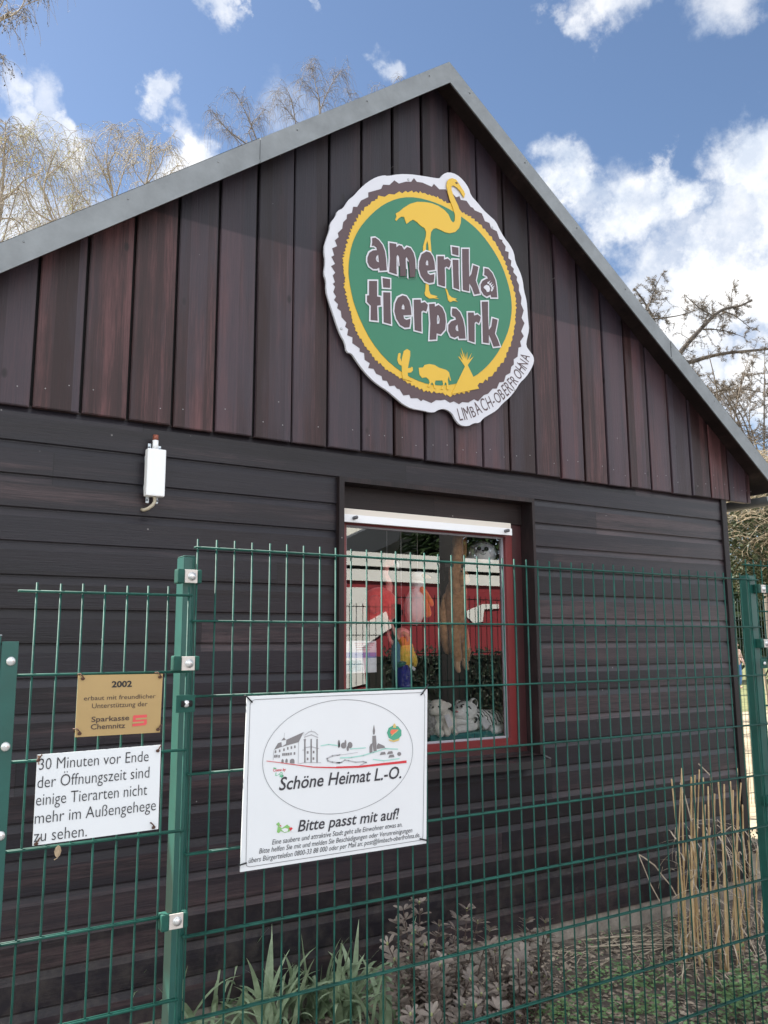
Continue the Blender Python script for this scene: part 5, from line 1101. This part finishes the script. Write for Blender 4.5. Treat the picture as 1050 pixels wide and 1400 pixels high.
def birch(label, Y, limbs, seed, hang=1.0, leaf=1.0, twig_r=.0035, leafm=None, trunk_px=None, sz=1.0, dens=1.0):
    rn = random.Random(seed); b = at(*(trunk_px or limbs[0][0][0]), Y)
    t = thing('birch_tree', (b.x, Y, 0), label, 'tree', 'birches behind the shop')
    cr = MB(); lf = MB(); tk = MB()
    top = b.copy()
    tk.tube([(b.x+.15, Y, -.1), (b.x+.05, Y, top.z*.3), (b.x-.03, Y, top.z*.65), top], [.12*sz, .095*sz, .06*sz, .032*sz], 10)
    px_m = scale_at(limbs[0][0][0][0], limbs[0][0][0][1], Y)[1]
    def strand(p, L, r):
        q = [p]; d = Vector((rn.uniform(-.5, .5), rn.uniform(-.4, .4), rn.uniform(-.2, .3))).normalized(); n = 5
        for k in range(n):
            d = (d+Vector((rn.uniform(-.12, .12), rn.uniform(-.12, .12), -.55))).normalized(); q.append(q[-1]+d*L/n)
        cr.tube(q, [r, r*.9, r*.8, r*.7, r*.6, r*.45], 3, False)
        for k in range(int(rn.uniform(3, 10)*leaf)):
            i = rn.randrange(1, n+1); c = q[i-1].lerp(q[i], rn.random()); l = rn.uniform(.012, .026)
            dd = Vector((rn.uniform(-1, 1), rn.uniform(-1, 1), rn.uniform(-1.2, .3))).normalized(); s = dd.orthogonal().normalized()*l*.28
            lf.add([c, c+dd*l*.5+s, c+dd*l, c+dd*l*.5-s], [(0, 1, 2, 3)])
    for pts, r in limbs:
        q = limb_path(pts, Y, rn); n = len(q); r *= .62; rr = [max(.004, r*(1-.85*i/(n-1))) for i in range(n)]
        cr.tube(q, rr, 6, False)
        if (q[0]-top).length > .06: cr.tube([top, (top+q[0])*.5, q[0]], [r, r, r], 6, False)
        tot_l = sum((q[i+1]-q[i]).length for i in range(n-1))
        nb = int(tot_l*10*dens)
        for k in range(nb):
            f = .12+.88*rn.random()**.8; i = min(n-2, int(f*(n-1))); p = q[i].lerp(q[i+1], rn.random()); tan = (q[i+1]-q[i]).normalized()
            a = rn.uniform(0, 6.28); o = tan.orthogonal().normalized(); o = o*math.cos(a)+tan.cross(o)*math.sin(a)
            d = (tan*rn.uniform(.4, 1.1)+o*.8+Vector((0, 0, .25))).normalized(); L_b = rn.uniform(.25, .85)*(1.1-.55*f)*sz; q2 = [p]; m = 6
            for j in range(m):
                d = (d+Vector((rn.uniform(-.16, .16), rn.uniform(-.16, .16), -.10-.06*j))).normalized(); q2.append(q2[-1]+d*L_b/m)
            r2 = min(.006, rr[i]*.5)+.001; cr.tube(q2, [r2*(1-.11*j) for j in range(m+1)], 4, False)
            for j in range(1, m+1):
                if rn.random() < .95: strand(q2[j], rn.uniform(.2, .9)*hang, twig_r*rn.uniform(.7, 1.1))
                if rn.random() < .6: strand(q2[j], rn.uniform(.1, .5)*hang, twig_r*.8)
    if b.z > 3:          # lower boughs, hidden by the roof from where the photo was taken
        for k in range(28):
            z = b.z*rn.uniform(.38, .97); a = rn.uniform(0, 6.28); L_b = rn.uniform(.6, 1.7)*sz; d = Vector((math.cos(a), math.sin(a), .55)).normalized(); q = [Vector((b.x, Y, z))]
            for j in range(6):
                d = (d+Vector((0, 0, -.13))).normalized(); n_ = q[-1]+d*L_b/6; n_.z = min(n_.z, top.z-.15); q.append(n_)
            cr.tube(q, [.02*(1-.14*j) for j in range(7)], 5, False)
            for j in range(1, 7):
                for _ in range(6): strand(q[j], rn.uniform(.3, 1.0)*hang, twig_r)
    tk.build('trunk', M_BIRCH, t); cr.build('twigs', M_TWIG if leaf > .4 else M_BARE, t, recalc=False); 
    if lf.v: lf.build('foliage', leafm or M_CAT, t, recalc=False)
    return t
birch('birch at the left edge with a thick bare branch reaching right', 10.5, [([(-22, 420), (-8, 330), (3, 260), (6, 205), (8, 165)], .05), ([(-8, 282), (18, 262), (35, 245), (60, 234)], .035), ([(0, 250), (10, 215), (12, 190)], .02), ([(-5, 300), (20, 300), (40, 320), (60, 340)], .018), ([(5, 275), (-10, 235), (-20, 200)], .02), ([(25, 256), (40, 285), (50, 320)], .014)], 1, 1.0, .5, leafm=M_CAT2, trunk_px=(-22, 420), sz=.9, dens=.9)
birch('pale green leafed birch with drooping twigs, at the left above the roof edge', 14, [([(95, 345), (72, 300), (60, 262), (70, 222), (85, 190)], .045), ([(75, 305), (45, 285), (35, 245), (48, 200), (40, 185)], .03), ([(88, 325), (100, 285), (112, 258), (108, 215)], .028), ([(60, 262), (40, 225), (28, 200)], .02), ([(90, 335), (60, 330), (30, 330), (10, 345)], .02), ([(75, 300), (50, 310), (25, 300)], .016), ([(66, 240), (95, 215), (110, 200)], .015)], 2, 1.0, 1.3, leafm=M_CAT2, trunk_px=(95, 345), dens=1.0)
birch('golden twigged birch standing tallest at the left, between its neighbours', 16, [([(160, 300), (157, 285), (151, 250), (146, 215), (153, 172)], .045), ([(153, 262), (135, 222), (122, 190)], .028), ([(157, 275), (168, 238), (183, 200), (192, 186)], .028), ([(148, 228), (160, 200), (168, 182)], .018), ([(140, 310), (118, 275), (98, 250), (90, 215)], .025), ([(128, 305), (112, 300), (100, 280)], .02)], 3, 1.05, 1.15, trunk_px=(160, 300))
birch('golden birch with rounded drooping crown, right of the tallest one', 15, [([(196, 275), (200, 252), (206, 222), (206, 196), (214, 190)], .04), ([(202, 250), (218, 228), (226, 205), (232, 202)], .025), ([(200, 255), (185, 235), (178, 215)], .02), ([(210, 255), (230, 240), (243, 225)], .02)], 4, .95, 1.2, trunk_px=(196, 275), sz=.85)
birch('thin bare birch leaning left above the middle of the left roof slope', 16, [([(352, 215), (338, 198), (312, 178), (290, 152)], .035), ([(356, 205), (342, 168), (330, 142), (316, 120)], .03), ([(340, 180), (352, 160), (362, 150)], .018), ([(300, 166), (292, 160), (287, 150)], .012)], 5, .8, .06, .0028, trunk_px=(356, 225), sz=.75, dens=1.3)
birch('bare birch with a fine forked top, above the roof nearer the ridge', 17, [([(437, 170), (437, 140), (430, 110), (424, 82)], .035), ([(438, 150), (450, 122), (462, 102), (468, 98)], .026), ([(407, 185), (402, 155), (396, 130), (390, 120)], .026), ([(436, 138), (420, 115), (412, 108)], .018), ([(404, 165), (385, 140), (380, 125)], .016), ([(470, 160), (475, 140), (480, 128)], .016)], 6, .85, .08, .0028, trunk_px=(437, 190), sz=.8, dens=1.4)
birch('wispy birch top just showing over the roof close to the ridge', 19, [([(510, 150), (512, 130), (520, 112)], .02), ([(528, 140), (535, 118), (545, 104)], .018), ([(500, 150), (492, 135), (488, 128)], .014)], 7, .7, .05, .0028, trunk_px=(512, 165), sz=.6, dens=.7)
birch('hanging birch twigs with catkins in the top left corner', 7.5, [([(-60, 60), (-20, 30), (10, 24), (26, 14), (36, -5)], .022), ([(-30, 35), (0, 10), (10, -20)], .016), ([(-60, 100), (-25, 88), (-5, 80), (8, 76)], .011), ([(0, 24), (15, 18), (28, 20)], .010), ([(-40, 40), (20, -20), (45, -40), (64, -40)], .014), ([(26, 14), (36, 6), (52, 0)], .01)], 8, .40, .9, .0022, leafm=mat('dark catkin', (.07, .055, .03), rough=.8), trunk_px=(-70, 70), sz=.42, dens=1.0)

# larch at the right
def spur_tree(name, label, Y, limbs, seed, m_w, m_s, trunk_px, spur=.06, dens=1.0, blen=.55, trunk_r=.16, cat='tree'):
    rn = random.Random(seed); b = at(*trunk_px, Y); t = thing(name, (b.x, Y, 0), label, cat)
    cr = MB(); sp = MB(); MB().tube([(b.x, Y, -.1), (b.x+.02, Y, b.z*.5), b], [trunk_r, trunk_r*.8, trunk_r*.4], 10).build('trunk', m_w, t)
    def twig(p, d, L_b, r, lvl):
        q = [p]; m = 6
        for j in range(m):
            d = (d+Vector((rn.uniform(-.2, .2), rn.uniform(-.2, .2), rn.uniform(-.14, .12)))).normalized(); q.append(q[-1]+d*L_b/m)
        cr.tube(q, [r*(1-.12*j) for j in range(m+1)], 4, False)
        for j in range(1, m+1):
            for _ in range(3 if lvl else 4):
                c = q[j-1].lerp(q[j], rn.random()); dd = Vector((rn.uniform(-1, 1), rn.uniform(-1, 1), rn.uniform(-.7, 1))).normalized(); l = spur*rn.uniform(.5, 1.4)
                sp.tube([c, c+dd*l*.55+Vector((0, 0, .004)), c+dd*l], [.0024, .003, .0013], 3, False)
            if lvl == 0 and rn.random() < .75:
                o = d.orthogonal().normalized(); a = rn.uniform(0, 6.28); o = o*math.cos(a)+d.cross(o)*math.sin(a); twig(q[j], (d*.6+o).normalized(), L_b*rn.uniform(.3, .6), r*.55, 1)
    for pts, r in limbs:
        q = limb_path(pts, Y, rn, .6); n = len(q); rr = [max(.006, r*(1-.75*i/(n-1))) for i in range(n)]; cr.tube(q, rr, 7, False)
        if (q[0]-b).length > .1 and r > .028: cr.tube([b, (b+q[0])/2, q[0]], [r*1.1, r, r], 6, False)
        tl = sum((q[i+1]-q[i]).length for i in range(n-1))
        for k in range(int(tl*7*dens)):
            f = rn.random(); i = min(n-2, int(f*(n-1))); p = q[i].lerp(q[i+1], rn.random()); tan = (q[i+1]-q[i]).normalized(); a = rn.uniform(0, 6.28); o = tan.orthogonal().normalized(); o = o*math.cos(a)+tan.cross(o)*math.sin(a)
            twig(p, (tan*.4+o*.9).normalized(), blen*rn.uniform(.4, 1.1)*(1.15-.6*f), .008*(1.2-.6*f), 0)
    cr.build('branches', m_w, t, recalc=False); sp.build('spur_twigs', m_s, t, recalc=False)
M_LW = mat('larch bark', (.06, .05, .042), rough=.9, var=.3, scale=20); M_LS = mat('larch spur', (.13, .105, .08), rough=.9, var=.3, scale=12)
spur_tree('larch_tree', 'dark bare larch with knobbly spreading branches, right of the roof slope', 13, [([(905, 520), (930, 482), (958, 450), (985, 425), (1012, 418), (1028, 410)], .075), ([(915, 500), (940, 496), (985, 484), (1050, 477), (1100, 470)], .07), ([(895, 470), (893, 437), (880, 412), (868, 395)], .05), ([(893, 436), (925, 432), (950, 425)], .022), ([(975, 432), (955, 420), (935, 402)], .022), ([(985, 425), (1005, 432), (1030, 452)], .02), ([(905, 515), (945, 512), (970, 540), (1000, 575)], .035), ([(960, 450), (990, 452), (1020, 462)], .02), ([(885, 425), (895, 395), (905, 375)], .02), ([(1000, 420), (1000, 402), (1005, 395)], .012), ([(960, 540), (1010, 532), (1060, 540)], .03), ([(880, 415), (868, 412), (850, 400)], .015)], 31, M_LW, M_LS, (900, 690), .05, 1.35, .45)
M_TW2 = mat('grey brown twig', (.13, .105, .08), rough=.9, var=.3, scale=9); M_TAN2 = mat('sunlit tan twig', (.30, .245, .165), rough=.9, var=.35, scale=6)
rn = random.Random(77); lim = []
for i in range(26):
    x0 = rn.uniform(985, 1120); y0 = 690; x1 = x0+rn.uniform(-90, 40); y1 = rn.uniform(470, 590); lim.append(([(x0, y0), (x0+(x1-x0)*.3, y0+(y1-y0)*.4), (x0+(x1-x0)*.6, y0+(y1-y0)*.75), (x1, y1)], rn.uniform(.012, .03)))
spur_tree('bare_tree', 'bare thin stemmed tree rising behind the low end of the right roof slope', 11, lim, 32, M_TW2, M_TW2, (1040, 720), .04, .8, .5, .09)
# tangled sunlit bush beyond the corner, its base hidden in ivy
def tangle():
    rn = random.Random(5); Y = 8.6; c = at(1055, 700, Y); t = thing('tangled_bush', (c.x, Y, 0), 'dense tangled tan bush behind the right corner of the shop', 'bush')
    tw = MB(); lf = MB(); rx, ry, rz = 1.4, 1.1, 1.12
    for i in range(2400):
        while True:
            u = Vector((rn.uniform(-1, 1), rn.uniform(-1, 1), rn.uniform(-1.1, 1)))
            if .25 < u.length < 1.03: break
        p = Vector((c.x+u.x*rx, c.y+u.y*ry, c.z+u.z*rz)); az = rn.uniform(0, 6.28); d = Vector((math.cos(az), math.sin(az)*.8, rn.uniform(-.3, .9))).normalized(); q = [p]; L_b = rn.uniform(.25, .8)
        for j in range(6): d = (d+Vector((rn.uniform(-.3, .3), rn.uniform(-.3, .3), -.16+rn.uniform(-.2, .2)))).normalized(); q.append(q[-1]+d*L_b/6)
        r = rn.uniform(.003, .0065); tw.tube(q, [r*(1-.1*j) for j in range(7)], 4, False)
    for i in range(7): 
        a = i*.9; tw.tube([(c.x+.3*math.cos(a), c.y+.3*math.sin(a), -.05), (c.x+.35*math.cos(a), c.y+.3*math.sin(a), .8), (c.x+.7*math.cos(a), c.y+.6*math.sin(a), c.z)], [.03, .025, .012], 6)
    tw.build('twigs', M_TAN2, t, recalc=False)
    for i in range(9000):
        while True:
            u = Vector((rn.uniform(-1, 1), rn.uniform(-1, 1), rn.uniform(-1, 1)))
            if u.length < .95: break
        p = Vector((c.x+u.x*rx*.95, c.y+u.y*ry*.9+.1, c.z-.55+u.z*rz*.9)); d = Vector((rn.uniform(-1, 1), rn.uniform(-1, 1), rn.uniform(-1, .4))); l = rn.uniform(.04, .10); leafquad(lf, p, d, Vector((rn.uniform(-1, 1), -1, .6)), l, l*.6)
    lf.build('foliage', leaf_mat('dull ivy leaf', (.022, .040, .014), (.07, .085, .03), .5, .15), t, recalc=False)
tangle()
def leafy(name, label, px, py, Y, r, n, m, seed, cat='bush', lmin=.03, lmax=.07):
    rn = random.Random(seed); c = at(px, py, Y); t = thing(name, (c.x, Y, 0), label, cat); lf = MB(); st = MB()
    lumps = [(Vector((rn.uniform(-.7, .7)*r[0], rn.uniform(-.6, .6)*r[1], rn.uniform(-.7, .7)*r[2])), rn.uniform(.3, .55)) for _ in range(16)]
    for i in range(n):
        o, s = rn.choice(lumps); u = Vector((rn.gauss(0, 1), rn.gauss(0, 1), rn.gauss(0, 1))).normalized()*s*rn.uniform(.6, 1.05); p = c+o+Vector((u.x*r[0], u.y*r[1], u.z*r[2]))
        if p.z < .02: continue
        l = rn.uniform(lmin, lmax); leafquad(lf, p, Vector((rn.uniform(-1, 1), rn.uniform(-1, 1), rn.uniform(-1, .5))), u+Vector((0, 0, .3)), l, l*.6)
    for i in range(14): a = rn.uniform(0, 6.28); e = c+rn.choice(lumps)[0]; st.tube([(c.x+.1*math.cos(a), Y+.1*math.sin(a), -.03), (c.x*.5+e.x*.5, Y*.5+e.y*.5, e.z*.55), e], [.02, .014, .006], 5)
    st.build('stem', M_STEM, t); lf.build('foliage', m, t, recalc=False)
M_EV = leaf_mat('dark evergreen leaf', (.018, .040, .014), (.05, .085, .028), .45, .12)
leafy('evergreen_shrub', 'dark green shrubbery far behind the right post, beyond the visitor', 1035, 845, 24, (7.5, 2.0, 2.3), 16000, M_EV, 51, lmin=.22, lmax=.5)
leafy('evergreen_shrub', 'low dark shrub at the foot of the right post, beyond the canes', 1030, 1175, 4.6, (.22, .5, .28), 1400, M_EV, 52, lmin=.015, lmax=.035)
# mesh fence far behind, beyond the yard
a = at(1000, 822, 5.7); z0 = a.z
ff = thing('mesh_fence_panel', (a.x-.6, 5.7, 0), 'worn mesh panel in the background, between the shop corner and the right post', 'fence')
grid([a.x-.6+.05*i for i in range(0, 70)], [z0-.2*i for i in range(11)], 5.7, a.x-.62, a.x+2.9, z0+.03, .03, .0020, .0026).build('wire_mesh', mat('worn grey green wire', (.022, .040, .034), rough=.6, spec=.3), ff)
for xx in (a.x-.64, a.x+2.0): MB().box(xx, xx+.05, 5.71, 5.77, -.05, z0+.03, .002).build('post', M_GREEN2, ff)
# visitor far off in the yard
def person(px, py_feet, label):
    f = atz(px, py_feet, 0); t = thing('person', f, label, 'person'); o = f
    def skin(name, chain, edges, m, sub=2):
        me = bpy.data.meshes.new(name); me.from_pydata([tuple(Vector(c[:3])) for c in chain], edges, []); ob = bpy.data.objects.new(name, me); C.objects.link(ob)
        md = ob.modifiers.new('s', 'SKIN'); ob.modifiers.new('d', 'SUBSURF').levels = sub
        for v, c in zip(me.skin_vertices[0].data, chain): v.radius = (c[3], c[4] if len(c) > 4 else c[3])
        me.skin_vertices[0].data[0].use_root = True
        dg = bpy.context.evaluated_depsgraph_get(); nm = bpy.data.meshes.new_from_object(ob.evaluated_get(dg)); bpy.data.objects.remove(ob); bpy.data.meshes.remove(me)
        for p in nm.polygons: p.use_smooth = True
        nm.materials.clear(); nm.materials.append(m); r = bpy.data.objects.new(name, nm); C.objects.link(r); r.parent = t; ORG[r.as_pointer()] = Vector(f); return r
    SK = mat('skin', (.50, .31, .23), rough=.6)
    ch = [(0, 0, .95, .11, .09), (0, 0, 1.15, .11, .09), (0, 0, 1.38, .13, .09), (0, 0, 1.49, .05), (0, -.01, 1.60, .082, .095), (0, 0, 1.70, .07, .085),
          (.17, 0, 1.41, .05), (.24, -.02, 1.14, .042), (.22, -.14, .93, .034), (.22, -.17, .86, .03), (-.17, 0, 1.41, .05), (-.24, .02, 1.14, .042), (-.25, -.02, .92, .034), (-.25, -.03, .84, .03),
          (.09, 0, .86, .085), (.10, -.03, .48, .058), (.10, .02, .09, .04), (.11, -.1, .04, .04), (-.09, 0, .86, .085), (-.10, .03, .48, .058), (-.10, .08, .09, .04), (-.11, -.02, .04, .04)]
    ed = [(0, 1), (1, 2), (2, 3), (3, 4), (4, 5), (2, 6), (6, 7), (7, 8), (8, 9), (2, 10), (10, 11), (11, 12), (12, 13), (0, 14), (14, 15), (15, 16), (16, 17), (0, 18), (18, 19), (19, 20), (20, 21)]
    skin('body', ch, ed, SK)
    gr_ = .014
    jk = [ch[1], ch[2], ch[6], ch[7], (.225, -.11, .97, .036), ch[10], ch[11], (-.248, -.01, .97, .036)]; jk = [(*c[:3], c[3]+gr_, (c[4] if len(c) > 4 else c[3])+gr_) for c in jk]
    skin('jacket', jk, [(0, 1), (1, 2), (2, 3), (3, 4), (1, 5), (5, 6), (6, 7)], mat('pale pink cloth', (.62, .42, .36), rough=.9))
    tr = [(0, 0, .97, .125, .105), (.09, 0, .86, .1), (.10, -.03, .48, .074), (.10, .02, .12, .062), (-.09, 0, .86, .1), (-.10, .03, .48, .074), (-.10, .08, .12, .062)]
    skin('trousers', tr, [(0, 1), (1, 2), (2, 3), (0, 4), (4, 5), (5, 6)], mat('blue denim', (.06, .16, .36), rough=.9))
    MB().ell(f+Vector((0, .015, 1.70)), (.088, .10, .085), 16, 12, None, .05).build('hair', mat('dark hair', (.06, .035, .02), rough=.7), t)
    fc = MB(); fc.ell(f+Vector((.03, -.102, 1.645)), (.012, .006, .007), 8, 6).ell(f+Vector((-.03, -.102, 1.645)), (.012, .006, .007), 8, 6); fc.each('eye', M_EYE, t)
    MB().ell(f+Vector((0, -.112, 1.615)), (.013, .018, .022), 8, 6).build('nose', SK, t)
person(1010, 942, 'distant visitor in blue trousers and a pale pink top, past the shop corner')

# ------------------------------------------------------------------ what the window mirrors: the other side of the path, behind the camera
def mir(px, py, Yv): q = at(px, py, Yv); return Vector((q.x, 2*YGL-Yv, q.z))
def mplate(mb, pts, Yv, thick):
    q = [mir(*p, Yv) for p in pts]; y = q[0].y
    return mb.plate([[(v.x, v.z) for v in q]], y-thick, thick)
KV = 8.8; k0 = mir(455, 762, KV); k1 = mir(702, 765, KV); ky = k0.y
kx0, kx1, kz = k0.x-.6, k1.x+.05, mir(690, 767, KV).z
ks = thing('sales_kiosk', ((kx0+kx1)/2, ky, 0), 'red and white sales kiosk, seen only as a reflection in the shop window', 'kiosk')
M_KR = mat('kiosk red', (.26, .035, .042), rough=.5); M_KW = mat('kiosk white', (.80, .80, .75), rough=.5)
zr = mir(690, 802, KV).z; zd0, zd1 = mir(690, 788, KV).z, mir(690, 784, KV).z
MB().box(kx0, kx1, ky-2.2, ky, .25, zr).build('wall', M_KR, ks); MB().box(kx0-.02, kx1+.02, ky-2.2, ky+.03, zr, zd0-.002).build('fascia', M_KW, ks); MB().box(kx0, kx1, ky-2.2, ky-.0, zd0-.002, zd1).build('joint', M_BACK, ks); MB().box(kx0-.03, kx1+.03, ky-2.22, ky+.05, zd1, kz).build('roof_edge', M_KW, ks)
mb = MB(); mplate(mb, [(440, 803), (502, 803), (500, 835), (503, 850), (528, 836), (536, 858), (520, 868), (495, 885), (500, 935), (440, 950)], KV-.02, .012); mplate(mb, [(632, 838), (660, 826), (682, 826), (682, 832), (662, 833), (660, 850), (648, 852)], KV-.02, .012); mb.each('painted_curve', M_KW, ks)
q0, q1 = mir(604, 800, 7.2), mir(634, 800, 7.2)
MB().tube([((q0.x+q1.x)/2, q0.y, -.1), ((q0.x+q1.x)/2, q0.y, 2.0), ((q0.x+q1.x)/2-.05, q0.y, 5.5)], [(q1.x-q0.x)/2*1.05, (q1.x-q0.x)/2, .08], 12).build('trunk', mat('silhouette bark', (.018, .017, .016), rough=.9), thing('roadside_tree', ((q0.x+q1.x)/2, q0.y, 0), 'dark tree trunk in front of the kiosk, mirrored in the shop window', 'tree'))  # silhouette shade put into the bark colour, near black
bl = thing('pale_house', (mir(600, 780, 18).x, mir(600, 780, 18).y, 0), 'pale house with a dark overhanging roof, mirrored at the top of the shop window', 'building')
w0, w1 = mir(455, 800, 18), mir(612, 790, 18); mb = MB(); mb.plate([[(w0.x, 0), (w1.x, 0), (w1.x, 5.6), ((w0.x*.35+w1.x*.65), 5.6), (w0.x+.2, mir(470, 775, 18).z)]], w0.y-6, 6); mb.build('wall', mat('cream render', (.50, .49, .43), rough=.9, var=.06), bl)
mb = MB(); mplate(mb, [(440, 752), (513, 718), (560, 698), (620, 690), (577, 724), (507, 757), (470, 775), (440, 790)], 17.4, .5); mb.build('roof', mat('dark roof edge', (.05, .055, .06), rough=.6), bl)

# unseen dark hedge added before the kiosk to darken the low window reflection
h0, h1, hm = mir(528, 1040, 8.0), mir(720, 1040, 8.0), mir(640, 885, 8.0)
def hedge():
    rn = random.Random(61); t = thing('added_dark_hedge', ((h0.x+h1.x)/2, h0.y, 0), 'added dark hedge before the kiosk, darkening the low part of the window reflection', 'hedge'); lf = MB()
    core = MB().box(h0.x+.05, h1.x-.05, h0.y-.5, h0.y-.08, 0, hm.z-.1); core.build('branches', mat('hedge wood', (.012, .012, .008), rough=.95), t)
    for i in range(5000):
        x = rn.uniform(h0.x, h1.x); z = rn.uniform(0, hm.z*(1-.1*abs(noise.noise(Vector((x*2, 0, 4)))))); p = Vector((x, h0.y-rn.uniform(0, .12), z)); l = rn.uniform(.03, .06); leafquad(lf, p, Vector((rn.uniform(-1, 1), rn.uniform(-.2, 1), rn.uniform(-1, 1))), Vector((rn.uniform(-.6, .6), 1, .5)), l, l*.6)
    lf.build('foliage', leaf_mat('black green leaf', (.007, .014, .006), (.02, .032, .012), .6, .0), t, recalc=False)
hedge()

def far_tree():  # unseen tree added to block the bright sky in the upper right reflection
    rn = random.Random(71); q = mir(660, 740, 15); t = thing('added_dark_tree', (q.x, q.y, 0), 'added dark evergreen beyond the kiosk, keeping bright sky out of the window reflection', 'tree'); lf = MB()
    MB().tube([(q.x, q.y, -.1), (q.x, q.y, 3), (q.x+.1, q.y, 7)], [.2, .15, .04], 8).build('trunk', M_LW, t)
    for i in range(14000):
        z = rn.uniform(.8, 8.5); rr = (8.8-z)*.34+.25; a = rn.uniform(0, 6.28); d = rn.uniform(.5, 1)*rr; p = Vector((q.x+d*math.cos(a), q.y+d*math.sin(a), z-.15*d)); leafquad(lf, p, Vector((math.cos(a), math.sin(a), rn.uniform(-.7, .1))), Vector((0, 0, 1)), rn.uniform(.2, .4), .12)
    lf.build('foliage', M_EV, t, recalc=False)
far_tree()
